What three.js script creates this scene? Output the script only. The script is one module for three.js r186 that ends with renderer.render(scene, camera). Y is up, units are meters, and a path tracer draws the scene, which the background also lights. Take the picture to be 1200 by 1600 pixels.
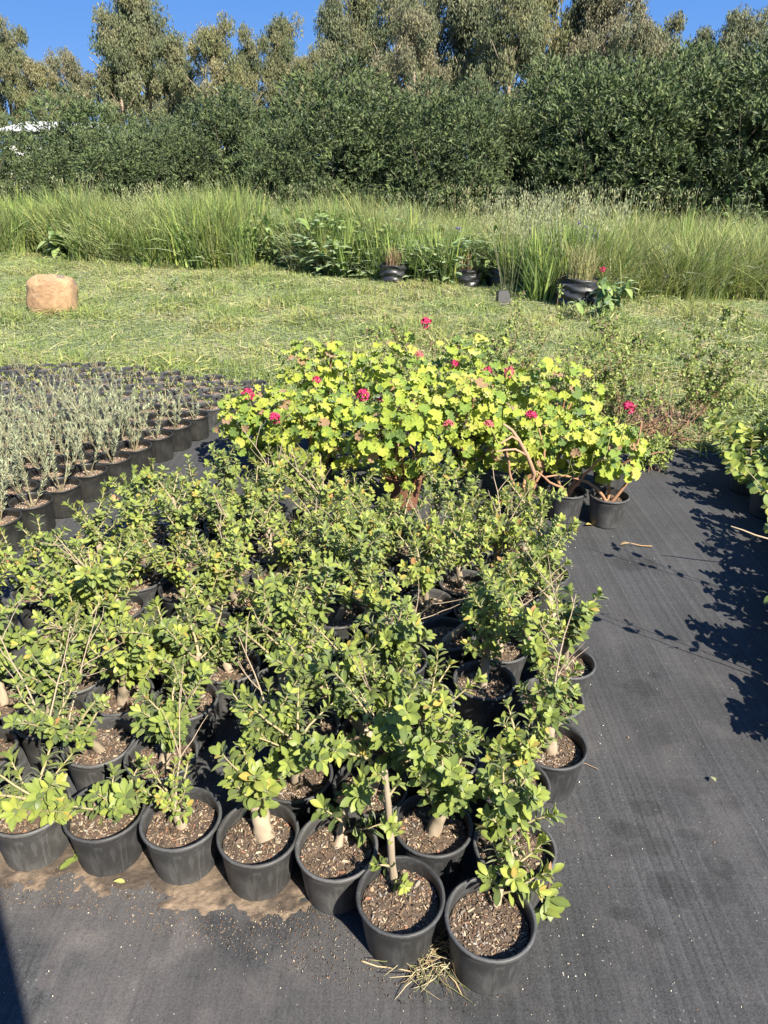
import * as THREE from 'three';
import { mergeGeometries } from 'three/addons/utils/BufferGeometryUtils.js';

// ------------------------------------------------------------------ camera, sky, sun, exposure
const EYE = 1.65, PITCH = 25.75 * Math.PI / 180, ROLL = 0.8 * Math.PI / 180, FOCAL = 1130;
const scene = new THREE.Scene();
const camera = new THREE.PerspectiveCamera(2 * Math.atan(800 / FOCAL) * 180 / Math.PI, 3 / 4, 0.05, 600);
camera.rotation.order = 'YXZ';
camera.position.set(0, EYE, 0);
camera.rotation.set(-PITCH, 0, ROLL);
const renderer = new THREE.WebGLRenderer({ antialias: true });
renderer.setSize(768, 1024);
renderer.toneMapping = THREE.LinearToneMapping;
renderer.toneMappingExposure = 2.45;
renderer.shadowMap.enabled = true;

const SUN_AZ = 55 * Math.PI / 180, SUN_EL = 43 * Math.PI / 180;          // from behind the camera's right shoulder
const sunDir = new THREE.Vector3(Math.cos(SUN_AZ) * Math.cos(SUN_EL), Math.sin(SUN_EL), Math.sin(SUN_AZ) * Math.cos(SUN_EL));
const sun = new THREE.DirectionalLight(new THREE.Color().setRGB(1.0, 0.92, 0.77), 5);
sun.position.copy(sunDir).multiplyScalar(60);
sun.castShadow = true;
sun.shadow.mapSize.set(4096, 4096);
Object.assign(sun.shadow.camera, { left: -30, right: 30, top: 30, bottom: -30, near: 1, far: 160 });
scene.add(sun, sun.target);
{ // clear blue sky: deeper overhead, paler towards the horizon and round the sun
  const W = 512, H = 256, data = new Float32Array(W * H * 4), top = [0.024, 0.082, 0.25], mid = [0.039, 0.132, 0.37], low = [0.14, 0.25, 0.42];
  for (let y = 0; y < H; y++) for (let x = 0; x < W; x++) {
    const up = ((y + 0.5) / H - 0.5) * Math.PI, az = ((x + 0.5) / W - 0.5) * 2 * Math.PI, e = Math.max(0, Math.sin(up));
    const d = new THREE.Vector3(Math.cos(az) * Math.cos(up), Math.sin(up), Math.sin(az) * Math.cos(up)), s = Math.pow(Math.max(0, d.dot(sunDir)), 16) * 0.22;
    const k = Math.exp(-e * 9), m = Math.exp(-e * 1.6);
    for (let c = 0; c < 3; c++) data[(y * W + x) * 4 + c] = (top[c] * (1 - m) + mid[c] * m) * (1 - k) + low[c] * k + s;
    data[(y * W + x) * 4 + 3] = 1;
  }
  const t = new THREE.DataTexture(data, W, H, THREE.RGBAFormat, THREE.FloatType);
  t.mapping = THREE.EquirectangularReflectionMapping; t.magFilter = THREE.LinearFilter; t.minFilter = THREE.LinearFilter; t.needsUpdate = true;
  scene.background = t; scene.environment = t;
}

// ------------------------------------------------------------------ helpers
function rng(seed) { let a = seed >>> 0; return () => { a = (a + 0x6D2B79F5) | 0; let t = Math.imul(a ^ (a >>> 15), 1 | a); t = (t + Math.imul(t ^ (t >>> 7), 61 | t)) ^ t; return ((t ^ (t >>> 14)) >>> 0) / 4294967296; }; }
const V = (x, y, z) => new THREE.Vector3(x, y, z), C = (r, g, b) => [r, g, b], lerp = (a, b, t) => a + (b - a) * t, clamp = (x, a, b) => Math.min(b, Math.max(a, x));
const sstep = (a, b, x) => { const t = clamp((x - a) / (b - a), 0, 1); return t * t * (3 - 2 * t); };
function hash(x, y) { let h = Math.imul(x | 0, 374761393) + Math.imul(y | 0, 668265263) | 0; h = Math.imul(h ^ (h >>> 13), 1274126177); return ((h ^ (h >>> 16)) >>> 0) / 4294967296; }
function noise(x, y) { const ix = Math.floor(x), iy = Math.floor(y), fx = x - ix, fy = y - iy, u = fx * fx * (3 - 2 * fx), v = fy * fy * (3 - 2 * fy); return lerp(lerp(hash(ix, iy), hash(ix + 1, iy), u), lerp(hash(ix, iy + 1), hash(ix + 1, iy + 1), u), v); }
function fbm(x, y, o = 4) { let s = 0, a = 0.5, t = 0; for (let i = 0; i < o; i++) { s += a * noise(x + i * 17.3, y - i * 9.1); t += a; a *= 0.5; x *= 2; y *= 2; } return s / t; }
const toS = (l) => 255 * (l <= 0.0031308 ? 12.92 * l : 1.055 * Math.pow(clamp(l, 0, 1), 1 / 2.4) - 0.055);
function texture(w, h, f, srgb = true, wrap = THREE.RepeatWrapping) {     // f(u, v) gives a linear colour [r, g, b] or a height 0..1
  const d = new Uint8Array(w * h * 4);
  for (let y = 0, o = 0; y < h; y++) for (let x = 0; x < w; x++, o += 4) {
    const c = f((x + 0.5) / w, (y + 0.5) / h);
    if (srgb) { d[o] = toS(c[0]); d[o + 1] = toS(c[1]); d[o + 2] = toS(c[2]); } else d[o] = d[o + 1] = d[o + 2] = clamp(c, 0, 1) * 255;
    d[o + 3] = 255;
  }
  const t = new THREE.DataTexture(d, w, h);
  if (srgb) t.colorSpace = THREE.SRGBColorSpace;
  t.wrapS = t.wrapT = wrap; t.magFilter = THREE.LinearFilter; t.minFilter = THREE.LinearMipmapLinearFilter; t.generateMipmaps = true; t.needsUpdate = true;
  return t;
}
// a point of the photograph (1200 x 1600) taken back to the height y above the ground
function at(px, py, y = 0) {
  const d = V((px - 600) / FOCAL, -(py - 800) / FOCAL, -1).applyEuler(camera.rotation);
  const t = (y - EYE) / d.y; return V(d.x * t, y, d.z * t);
}
function atDepth(px, py, z) { const d = V((px - 600) / FOCAL, -(py - 800) / FOCAL, -1).applyEuler(camera.rotation), t = z / d.z; return V(d.x * t, EYE + d.y * t, z); }

class Geo {                                                            // collects triangles with a colour per vertex
  constructor() { this.p = []; this.c = []; this.i = []; }
  add(t, m, col) {
    const o = this.p.length / 3, e = m.elements, P = t.p;
    for (let k = 0; k < P.length; k += 3) {
      const x = P[k], y = P[k + 1], z = P[k + 2], s = t.c ? t.c[k / 3] : 1;
      this.p.push(e[0] * x + e[4] * y + e[8] * z + e[12], e[1] * x + e[5] * y + e[9] * z + e[13], e[2] * x + e[6] * y + e[10] * z + e[14]);
      this.c.push(col[0] * s, col[1] * s, col[2] * s);
    }
    for (const k of t.i) this.i.push(o + k);
    return this;
  }
  tube(pts, rad, seg, col, cap = null, speck = 0) {
    const n = pts.length, o = this.p.length / 3, T = V(0, 0, 0), A = V(0, 0, 0), B = V(0, 0, 0); let ref = null;
    for (let k = 0; k < n; k++) {
      T.subVectors(pts[Math.min(n - 1, k + 1)], pts[Math.max(0, k - 1)]).normalize();
      if (!ref) ref = Math.abs(T.y) > 0.9 ? V(1, 0, 0) : V(0, 1, 0);
      A.copy(ref).addScaledVector(T, -ref.dot(T)).normalize(); ref = A.clone(); B.crossVectors(T, A);
      for (let s = 0; s < seg; s++) {
        const a = s / seg * Math.PI * 2, r = rad[k], ca = Math.cos(a) * r, sa = Math.sin(a) * r;
        const w = speck ? 1 + speck * (hash(Math.floor(pts[0].x * 1e5) + k * 7, s * 3 + k) - 0.5) : 1; this.p.push(pts[k].x + A.x * ca * w + B.x * sa * w, pts[k].y + A.y * ca * w + B.y * sa * w, pts[k].z + A.z * ca * w + B.z * sa * w); const v = speck ? 1 + speck * 3 * (hash(k * 13 + Math.floor(pts[0].z * 1e5), s + 5) - 0.5) : 1; this.c.push(col[0] * v, col[1] * v, col[2] * v);
      }
    }
    for (let k = 0; k < n - 1; k++) for (let s = 0; s < seg; s++) { const a = o + k * seg + s, b = o + k * seg + (s + 1) % seg; this.i.push(a, b, a + seg, b, b + seg, a + seg); }
    const e = this.p.length / 3, last = pts[n - 1];
    for (let s = 0; s < seg; s++) { const q = (o + (n - 1) * seg + s) * 3; this.p.push(this.p[q], this.p[q + 1], this.p[q + 2]); this.c.push(...(cap ?? col)); }
    this.p.push(last.x, last.y, last.z); this.c.push(...(cap ?? col));
    for (let s = 0; s < seg; s++) this.i.push(e + s, e + (s + 1) % seg, e + seg);
    return this;
  }
  build() {
    const g = new THREE.BufferGeometry();
    g.setAttribute('position', new THREE.Float32BufferAttribute(this.p, 3)); g.setAttribute('color', new THREE.Float32BufferAttribute(this.c, 3)); g.setIndex(this.i);
    g.computeVertexNormals(); return g;
  }
}
const used = new Map();
function numbered(name) { const n = used.get(name) ?? 0; used.set(name, n + 1); return n ? name + '_' + String(n).padStart(3, '0') : name; }
function tag(o, label, category, group, kind) { if (label) o.userData.label = label; if (category) o.userData.category = category; if (group) o.userData.group = group; if (kind) o.userData.kind = kind; return o; }
function mesh(name, geo, mat, parent) { const m = new THREE.Mesh(geo, mat); m.name = parent ? name : numbered(name); m.castShadow = m.receiveShadow = true; (parent ?? scene).add(m); return m; }
function thing(name, label, category, pos, turn = 0, group) { const o = new THREE.Group(); o.name = numbered(name); if (pos) o.position.copy(pos); o.rotation.y = turn; scene.add(o); return tag(o, label, category, group); }
function copy(o, pos, turn, label, group) { const c = o.clone(); c.name = numbered(o.name.replace(/_\d{3}$/, '')); c.userData = { ...o.userData, label }; if (group) c.userData.group = group; c.position.copy(pos); c.rotation.set(0, turn, 0); scene.add(c); return c; }
const ORD = ['', 'first', 'second', 'third', 'fourth', 'fifth', 'sixth', 'seventh', 'eighth', 'ninth', 'tenth', 'eleventh', 'twelfth', 'thirteenth', 'fourteenth', 'fifteenth', 'sixteenth', 'seventeenth', 'eighteenth', 'nineteenth', 'twentieth'];
const pick = (r, a) => a[Math.floor(r() * a.length)];

// ------------------------------------------------------------------ materials
const leafMat = (col, rough = 0.95, coat = 0.5, tr = 0.38) => new THREE.MeshPhysicalMaterial({ color: new THREE.Color().setRGB(...col), vertexColors: true, roughness: rough, clearcoat: coat, clearcoatRoughness: 0.4, transmission: tr, thickness: 0, side: THREE.DoubleSide });
const WHITE = [1, 1, 1];
const foliageMat = leafMat(WHITE), dullFoliage = leafMat(WHITE, 0.97, 0.0, 0.25), grassMat = leafMat(WHITE, 0.95, 0.12, 0.42), treeLeaf = leafMat(WHITE, 0.95, 0.22, 0.22);
const barkMap = texture(128, 256, (u, v) => { const n = 0.72 + 0.4 * fbm(u * 9, v * 40, 4) - 0.22 * sstep(0.62, 0.72, fbm(u * 6 + 9, v * 14, 3)); return [n, n * 0.98, n * 0.95]; });
const bark = new THREE.MeshStandardMaterial({ vertexColors: true, roughness: 0.88 });
const potMap = texture(512, 256, (u, v) => {
  const dust = 0.040 + 0.040 * sstep(0.35, 0.75, fbm(u * 7, v * 5, 5)) + 0.022 * sstep(0.55, 0.8, fbm(u * 40, v * 9 + 4, 3)), scr = fbm(u * 150, v * 6 + 30, 2) > 0.80 ? 0.03 : 0, sp = hash(u * 512, v * 256) > 0.997 ? 0.12 : 0;
  return [dust + scr + sp, dust * 1.02 + scr + sp, dust * 1.06 + scr + sp * 0.9];
});
const potMat = new THREE.MeshPhysicalMaterial({ map: potMap, roughness: 0.5, specularIntensity: 0.8 });
const potDark = new THREE.MeshPhysicalMaterial({ map: potMap, color: new THREE.Color().setRGB(0.42, 0.41, 0.38), roughness: 0.42 });
const POTS = [[1, 1, 1], [0.72, 0.72, 0.73], [1.25, 1.22, 1.18], [0.9, 0.88, 0.85]].map((c) => new THREE.MeshPhysicalMaterial({ map: potMap, color: new THREE.Color().setRGB(...c), roughness: 0.52, specularIntensity: 0.8 }));
const terracotta = new THREE.MeshStandardMaterial({ color: new THREE.Color().setRGB(0.17, 0.075, 0.045), roughness: 0.9 });
const soilMat = new THREE.MeshStandardMaterial({ vertexColors: true, roughness: 0.97 });

// ------------------------------------------------------------------ ground, weed mat, mown grass sheet
const groundMap = texture(1024, 1024, (u, v) => { const a = fbm(u * 14, v * 14, 5), b = fbm(u * 90, v * 90 + 7, 3), c = hash(u * 1024, v * 1024); const k = sstep(0.35, 0.65, a) * 0.6 + b * 0.4; return [lerp(0.085, 0.20, k) * (0.7 + 0.6 * c), lerp(0.12, 0.21, k) * (0.7 + 0.6 * c), lerp(0.03, 0.075, k) * (0.7 + 0.6 * c)]; });
groundMap.repeat.set(130, 130);
const groundGeo = new THREE.PlaneGeometry(700, 700, 1, 1).rotateX(-Math.PI / 2);
const groundMesh = mesh('ground', groundGeo, new THREE.MeshStandardMaterial({ map: groundMap, roughness: 1 }));
groundMesh.position.y = -0.03; tag(groundMesh, 'grassy ground under the mown field and the bushes', null, null, 'structure');

const MX0 = -2.35, MZ0 = -5.5, MS = 4.8;
const WET = [[985, 1300, .05, .035], [1010, 1262, .045, .03], [965, 1330, .04, .03], [1018, 1322, .05, .035], [1122, 1352, .035, .04], [1060, 1390, .045, .05], [1030, 1385, .03, .035], [1120, 1385, .05, .05], [965, 1290, .03, .03], [1025, 1460, .025, .02], [972, 1428, .035, .02], [1140, 1255, .04, .03], [1080, 1305, .05, .02], [1000, 1075, .07, .05], [1020, 1055, .03, .02], [985, 880, .12, .07], [1075, 1230, .06, .04]].map(([x, y, a, b]) => { const p = at(x, y); return [p.x, p.z, a, b]; });
const colN = new Float32Array(4096), rowN = new Float32Array(4096);
{ const r = rng(5); for (let k = 0; k < 4096; k++) { colN[k] = r(); rowN[k] = r(); } }
const matMap = texture(2048, 2048, (u, v) => {
  const x = MX0 + u * MS, z = MZ0 + v * MS;
  const big = fbm(x * 2.1 + 5, z * 2.1, 5), mid = fbm(x * 9, z * 4.5 + 3, 4), ci = Math.floor(u * 2048), ri = Math.floor(v * 2048);
  const warp = (0.5 * colN[ci] + 0.5 * colN[ci >> 2] - 0.5) * (0.5 + fbm(x * 12, z * 1.4, 2)), weft = (0.5 * rowN[ri] + 0.5 * rowN[ri >> 1] - 0.5) * (0.4 + fbm(x * 1.3, z * 12, 2)), g = hash(ci, ri) - 0.5;
  let k = 0.053 * (0.72 + 0.38 * big + 0.30 * (mid - 0.4)) * (1 + 0.5 * warp + 0.16 * weft + 0.75 * g);
  // greyish-tan dust in patches, most of it in front of the first row of pots
  let dust = sstep(0.50, 0.68, fbm(x * 3.3 + 40, z * 3.3, 5)) * 0.45 + sstep(0.56, 0.74, fbm(x * 11 + 2, z * 11, 4)) * 0.35;
  dust *= 0.20 + 0.8 * sstep(0.1, -0.9, x) * sstep(-2.2, -1.2, z) + 0.3 * sstep(1.6, 0.9, Math.abs(x - 0.2)) * sstep(-3, -1, z);
  dust *= 0.55 + 0.9 * hash(ci * 3 + 1, ri * 5 + 2);
  for (const [wx, wz, a, b] of WET) { const q = ((x - wx) / a) ** 2 + ((z - wz) / b) ** 2; if (q < 2.6) k *= 1 - 0.25 * sstep(1.3, 0.5, q + 1.5 * (fbm(x * 28, z * 28, 4) - 0.5)); }
  const s = hash(ci + 7, ri + 13) > 0.9994 ? 0.25 : 0;
  return [lerp(k * 0.975, 0.15, dust * 0.6) + s, lerp(k, 0.134, dust * 0.6) + s, lerp(k * 1.06, 0.118, dust * 0.7) + s * 0.9];
}, true, THREE.MirroredRepeatWrapping);
const weave = texture(512, 512, (u, v) => { const a = Math.floor(u * 256), b = Math.floor(v * 256); return 0.6 * hash(a, b) + 0.4 * hash(a >> 1, (b >> 2) + 77); }, false);
weave.repeat.set(MS / 0.9, MS / 0.9);
{
  // the black weed mat: a slightly rippled sheet whose far edge runs along the mown grass
  const nx = 150, nz = 150, g = new Geo(), X0 = -6.2, X1 = 4.6, Z1 = 2.5, uv = [];
  const back = (x) => x < -0.9 ? -5.85 + 0.06 * Math.sin(x * 5) : x < 1.0 ? lerp(-5.3, -4.75, (x + 0.9) / 1.9) : lerp(-4.75, -4.25, clamp((x - 1.0) / 1.6, 0, 1)) + 0.05 * Math.sin(x * 9);
  for (let j = 0; j <= nz; j++) for (let i = 0; i <= nx; i++) {
    const x = lerp(X0, X1, i / nx), z = lerp(back(x), Z1, j / nz);
    g.p.push(x, 0.006 * (fbm(x * 1.7, z * 1.7, 3) - 0.5) + 0.003 * (fbm(x * 7, z * 7, 2) - 0.5), z); g.c.push(1, 1, 1); uv.push((x - MX0) / MS, (z - MZ0) / MS);
    if (i < nx && j < nz) { const a = j * (nx + 1) + i; g.i.push(a, a + nx + 1, a + 1, a + 1, a + nx + 1, a + nx + 2); }
  }
  const geo = g.build(); geo.setAttribute('uv', new THREE.Float32BufferAttribute(uv, 2));
  tag(mesh('ground_fabric', geo, new THREE.MeshPhysicalMaterial({ map: matMap, bumpMap: weave, bumpScale: 0.0006, roughness: 0.92, specularIntensity: 0.6 })), 'black woven weed mat spread under the pots', null, null, 'structure');
}

// ------------------------------------------------------------------ leaf shapes
function leafShape(W, widest, fold, curl, wave = 0) {                     // unit length along x, upper side +y
  const rows = [0, 0.2, 0.44, 0.66, 0.86, 1], e = Math.log(0.5) / Math.log(widest), p = [], i = [], c = [];
  const y = (t) => -curl * t * t;
  p.push(0, 0, 0); c.push(1.15);
  for (const t of rows.slice(1, -1)) { const w = W / 2 * Math.pow(Math.sin(Math.PI * Math.pow(t, e)), 0.75), up = fold * w; p.push(t, y(t) + up + wave * Math.sin(t * 9), -w, t, y(t), 0, t, y(t) + up - wave * Math.sin(t * 9), w); c.push(0.95, 1.22, 0.95); }
  p.push(1, y(1), 0); c.push(1.05);
  i.push(0, 2, 1, 0, 3, 2);
  for (let r = 0; r < rows.length - 3; r++) { const a = 1 + r * 3, b = a + 3; i.push(a, a + 1, b, a + 1, b + 1, b, a + 1, a + 2, b + 1, a + 2, b + 2, b + 1); }
  const a = 1 + (rows.length - 3) * 3, n = a + 3; i.push(a, a + 1, n, a + 1, a + 2, n);
  return { p, i, c };
}
const OB = [[0.46, 0.64, 0.3, 0.16], [0.52, 0.62, 0.18, 0.34], [0.42, 0.66, 0.42, 0.05], [0.5, 0.6, 0.12, 0.5], [0.56, 0.63, 0.35, 0.25, 0.02], [0.44, 0.6, 0.5, 0.3, 0.015]].map((a) => leafShape(...a));
const asGeo = (t) => new Geo().add(t, new THREE.Matrix4(), WHITE).build();
const OBG = OB.map(asGeo);
const TONES = [[0.066, 0.104, 0.024], [0.098, 0.148, 0.028], [0.146, 0.203, 0.033], [0.198, 0.258, 0.038], [0.258, 0.314, 0.045], [0.32, 0.36, 0.055], [0.38, 0.29, 0.05], [0.40, 0.20, 0.07]];
const TONEM = TONES.map((t) => leafMat(t));
const toneOf = (r, tip) => { const k = r(); return k > 0.9985 ? 7 : k > 0.991 ? 6 : clamp(Math.floor((tip * 0.42 + r() * 0.75) * 4.6), 0, 5); };
function frame(pos, dir, up, len, roll = 0) {
  const x = dir.clone().normalize(), y = up.clone().addScaledVector(x, -up.dot(x)); if (y.lengthSq() < 1e-6) y.set(0.3, 0.5, 0.7).addScaledVector(x, -x.dot(V(0.3, 0.5, 0.7)));
  y.normalize(); const z = V(0, 0, 0).crossVectors(x, y);
  const m = new THREE.Matrix4().makeBasis(x, y, z); if (roll) m.multiply(new THREE.Matrix4().makeRotationX(roll));
  return m.scale(V(len, len, len)).setPosition(pos);
}
const rdir = (r, up = 0) => { const a = r() * 6.283, z = r() * 2 - 1, q = Math.sqrt(1 - z * z); return V(q * Math.cos(a), z + up, q * Math.sin(a)).normalize(); };

// ------------------------------------------------------------------ pots
const SOIL = 0.119;
function potShapes(R, Rb, H, lip = 0.006) {
  const w = 0.003, pr = (a) => a.map(([x, y]) => new THREE.Vector2(x, y));
  const body = new THREE.LatheGeometry(pr([[0, 0.004], [Rb - 0.01, 0.004], [Rb - 0.004, 0], [Rb, 0.004], [Rb + 0.0015, 0.012], [lerp(Rb, R, 0.5) - 0.001, H * 0.5], [R - 0.004, H - 0.030], [R - 0.003, H - 0.028], [R - 0.002, H - 0.012]]), 40);
  const rim = new THREE.LatheGeometry(pr([[R - 0.002, H - 0.0125], [R + lip * 0.3, H - 0.011], [R + lip * 0.6, H - 0.007], [R + lip * 0.5, H - 0.002], [R - 0.001, H], [R - 0.005, H - 0.002], [R - 0.007, H - 0.01], [R - 0.008, H - 0.022], [lerp(Rb, R, 0.75) - w, H * 0.72], [lerp(Rb, R, 0.5) - w - 0.001, H * 0.5]]), 40);
  return { body, rim };
}
const POT = potShapes(0.0985, 0.080, 0.157), POTB = potShapes(0.0985, 0.088, 0.155, 0.004), POTC = potShapes(0.098, 0.078, 0.162);
const chipT = (() => { const p = [-1, -0.4, -0.6, 1, -0.3, -0.5, 0.8, -0.4, 0.6, -0.9, -0.3, 0.5, -0.7, 0.4, -0.4, 0.7, 0.5, -0.3, 0.6, 0.4, 0.4, -0.6, 0.5, 0.3], i = [4, 7, 6, 4, 6, 5, 0, 4, 5, 0, 5, 1, 1, 5, 6, 1, 6, 2, 2, 6, 7, 2, 7, 3, 3, 7, 4, 3, 4, 0]; return { p, i }; })();
const CHIP = [[0.26, 0.18, 0.11], [0.18, 0.12, 0.075], [0.10, 0.062, 0.04], [0.042, 0.03, 0.022], [0.40, 0.31, 0.21], [0.26, 0.23, 0.20], [0.05, 0.04, 0.034], [0.13, 0.085, 0.055], [0.16, 0.11, 0.08], [0.36, 0.29, 0.21], [0.22, 0.16, 0.11], [0.21, 0.105, 0.065], [0.075, 0.05, 0.036], [0.17, 0.14, 0.11]];
function soilGeo(seed, R, y, chips, pale = 0) {
  const r = rng(seed), g = new Geo(), n = 30, rings = 9;
  g.p.push(0, y + 0.006, 0); g.c.push(0.07, 0.05, 0.036);
  for (let k = 1; k <= rings; k++) for (let s = 0; s < n; s++) {
    const a = s / n * 6.2832, q = R * k / rings, x = Math.cos(a) * q, z = Math.sin(a) * q, t = fbm(x * 60 + seed * 3, z * 60, 3);
    g.p.push(x, y + 0.006 * (1 - (k / rings) ** 2) + (t - 0.5) * 0.008, z); const d = 0.5 + t * 0.9 + pale * 0.8; g.c.push(0.085 * d, 0.06 * d, 0.043 * d);
  }
  for (let s = 0; s < n; s++) g.i.push(0, 1 + (s + 1) % n, 1 + s);
  for (let k = 0; k < rings - 1; k++) for (let s = 0; s < n; s++) { const a = 1 + k * n + s, b = 1 + k * n + (s + 1) % n; g.i.push(a, b, a + n, b, b + n, a + n); }
  const m = new THREE.Matrix4(), q = new THREE.Quaternion();
  for (let k = 0; k < chips; k++) {
    const a = r() * 6.2832, d = R * 0.98 * Math.sqrt(r()), sz = 0.0013 + 0.0032 * r() * r() + (r() > 0.975 ? 0.004 : 0), col = pick(r, CHIP), f = (0.7 + 0.6 * r()) * (1 + pale * 0.5);
    q.setFromEuler(new THREE.Euler(r() * 1.2 - 0.6, r() * 6.28, r() * 1.2 - 0.6));
    m.compose(V(Math.cos(a) * d, y + 0.006 * (1 - (d / R) ** 2) + 0.0015 + r() * 0.002, Math.sin(a) * d), q, V(sz * (0.9 + r()), sz * (0.5 + 0.5 * r()), sz * (0.7 + 0.5 * r())));
    g.add(chipT, m, [col[0] * f, col[1] * f, col[2] * f]);
  }
  return g.build();
}
const SOILS = [0, 1, 2, 3, 4].map((k) => soilGeo(31 + k, 0.0885, SOIL, 900)), SOILP = [0, 1, 2].map((k) => soilGeo(61 + k, 0.0895, SOIL - 0.004, 500, 1));
function addPot(root, shape, mat, soil) {
  const p = mesh('pot', shape.body, mat, root); mesh('rim', shape.rim, mat, p);
  if (soil) tag(mesh('potting_soil', soil, soilMat, root), null, null, null, 'stuff');
  return root;
}

// ------------------------------------------------------------------ the leafy shrubs of the main bed
const BARK = [0.31, 0.25, 0.18], TWIG = [0.34, 0.27, 0.19], CUT = [0.46, 0.37, 0.25];
function path(r, p0, dir, len, n, wig, grav = 0) { const pts = [p0.clone()], d = dir.clone().normalize(), p = p0.clone(); for (let k = 1; k < n; k++) { d.add(V((r() - 0.5) * wig, (r() - 0.5) * wig + grav, (r() - 0.5) * wig)).normalize(); p.addScaledVector(d, len / (n - 1)); pts.push(p.clone()); } return pts; }
function plan(seed, o = {}) {
  const r = rng(seed), P = { h: 0.2, tr: 0.012, lean: 0.35, nb: 6, bl: [0.08, 0.2], leaf: 0.037, gap: 0.0055, az: r() * 6.28, wig: 0.28, up: 0.55, from: 0.3, bare: 0, off: [0, 0], droop: 0, tone: 0, ...o };
  const out = { branches: [] }, base = V(P.off[0], SOIL - 0.004, P.off[1]);
  const dir = V(Math.cos(P.az) * P.lean, 1, Math.sin(P.az) * P.lean), tp = path(r, base, dir, P.h, 12, P.wig * 0.75), tr = tp.map((_, k) => P.tr * (1.22 - 0.5 * k / 11) * (0.86 + 0.3 * r()));
  out.trunk = { pts: tp, rad: tr };
  const lead = (k) => { const f = clamp(k, 0, 0.999) * 11, a = Math.floor(f); return tp[a].clone().lerp(tp[a + 1], f - a); };
  const grow = (p0, d, len, rad, bare, depth) => {
    const n = 6, pts = path(r, p0, d, len, n, 0.30, P.droop + 0.03), br = { pts, rad: pts.map((_, k) => rad * (1 - 0.62 * k / (n - 1))), leaves: [] };
    out.branches.push(br);
    if (bare) { if (depth < 1) for (let k = 0; k < 3; k++) { const q = pts[1 + Math.floor(r() * 4)]; grow(q, d.clone().add(rdir(r)).normalize(), len * 0.45, rad * 0.6, true, depth + 1); } return; }
    const cnt = Math.max(6, Math.floor(len * 0.88 / P.gap)); let phi = r() * 6.28;
    for (let k = 0; k < cnt + 6; k++) {
      const s = k < cnt ? 0.15 + 0.85 * k / cnt : 1, f = Math.min(0.999, s) * (n - 1), a = Math.floor(f), q = pts[a].clone().lerp(pts[a + 1], f - a), T = pts[a + 1].clone().sub(pts[a]).normalize();
      phi += 2.4 + (r() - 0.5) * 0.5;
      const A = V(0.31, 0.2, 0.93).cross(T).normalize(), B = V(0, 0, 0).crossVectors(T, A), R = A.multiplyScalar(Math.cos(phi)).addScaledVector(B, Math.sin(phi));
      const ang = lerp(1.25, 0.65, s) + (r() - 0.5) * 0.5, ld = T.clone().multiplyScalar(Math.cos(ang)).addScaledVector(R, Math.sin(ang)), nu = T.clone().multiplyScalar(Math.sin(ang)).addScaledVector(R, -Math.cos(ang)).add(V(0, 0.35, 0));
      const L = P.leaf * (k < cnt ? 0.6 + 0.55 * r() : 0.5 + 0.5 * r());
      br.leaves.push({ m: frame(q.addScaledVector(ld, 0.002), ld, nu, L, (r() - 0.5) * 0.7), tone: clamp(toneOf(r, s) + P.tone, 0, 7), t: Math.floor(r() * OB.length) });
    }
  };
  for (let k = 0; k < P.nb; k++) {
    const s = lerp(P.from, 1, (k + r() * 0.8) / P.nb), a = k * 2.4 + r(), d = V(Math.cos(a), P.up + r() * 0.6, Math.sin(a)).add(dir.clone().multiplyScalar(0.35));
    grow(lead(s), d, lerp(P.bl[0], P.bl[1], r()), 0.0031 + 0.0022 * r(), false, 0);
  }
  for (let k = 0; k < P.bare; k++) { const a = r() * 6.28; grow(lead(0.6 + 0.4 * r()), V(Math.cos(a) * 0.8, 0.7 + r() * 0.6, Math.sin(a) * 0.8), 0.16 + 0.2 * r(), 0.003, true, 0); }
  return out;
}
function realise(pl, root, single) {
  const t = new Geo().tube(pl.trunk.pts, pl.trunk.rad, 10, BARK, CUT, 0.14); mesh('trunk', t.build(), bark, root);
  const fol = single ? null : new Geo();
  for (const b of pl.branches) {
    const bm = mesh('branch', new Geo().tube(b.pts, b.rad, 5, b.leaves.length ? [0.33, 0.275, 0.16] : TWIG).build(), bark, root);
    for (const l of b.leaves) {
      if (single) { const m = mesh('leaf', OBG[l.t], TONEM[l.tone], bm); m.matrix.copy(l.m); m.matrix.decompose(m.position, m.quaternion, m.scale); } else fol.add(OB[l.t], l.m, TONES[l.tone]);
    }
  }
  if (fol && fol.i.length) tag(mesh('foliage', fol.build(), foliageMat, root), null, null, null, 'stuff');
}
// where the pots stand: those that can be made out in the photograph, then rows of the same spacing fill the bed
const bed = [[0.231, -1.06], [0.045, -1.12], [-0.114, -1.228], [-0.31, -1.27], [-0.498, -1.305], [-0.693, -1.327], [-0.885, -1.34]].map(([x, z]) => ({ x, z, fix: 1, front: 1 }));
for (const [px, py] of [[793, 1322], [668, 1283], [800, 1222], [855, 1163], [862, 1088], [875, 980], [700, 1182], [575, 1240], [462, 1207], [250, 1176], [152, 1151], [80, 1115], [183, 1080], [125, 1061], [183, 945], [94, 990], [335, 974], [398, 988], [483, 995], [757, 1060], [425, 1063], [383, 1030], [300, 800]]) { const p = at(px, py, 0.157); bed.push({ x: p.x, z: p.z, fix: 0.5 }); }
const POLY = [[0.30, -1.02], [0.42, -1.42], [0.52, -1.62], [0.58, -1.85], [0.68, -2.25], [0.77, -2.66], [0.66, -2.94], [-0.2, -3.05], [-0.98, -3.36], [-1.17, -2.9], [-1.42, -2.45], [-1.65, -1.9], [-1.55, -1.45], [-0.9, -1.35], [-0.3, -1.28]];
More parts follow.
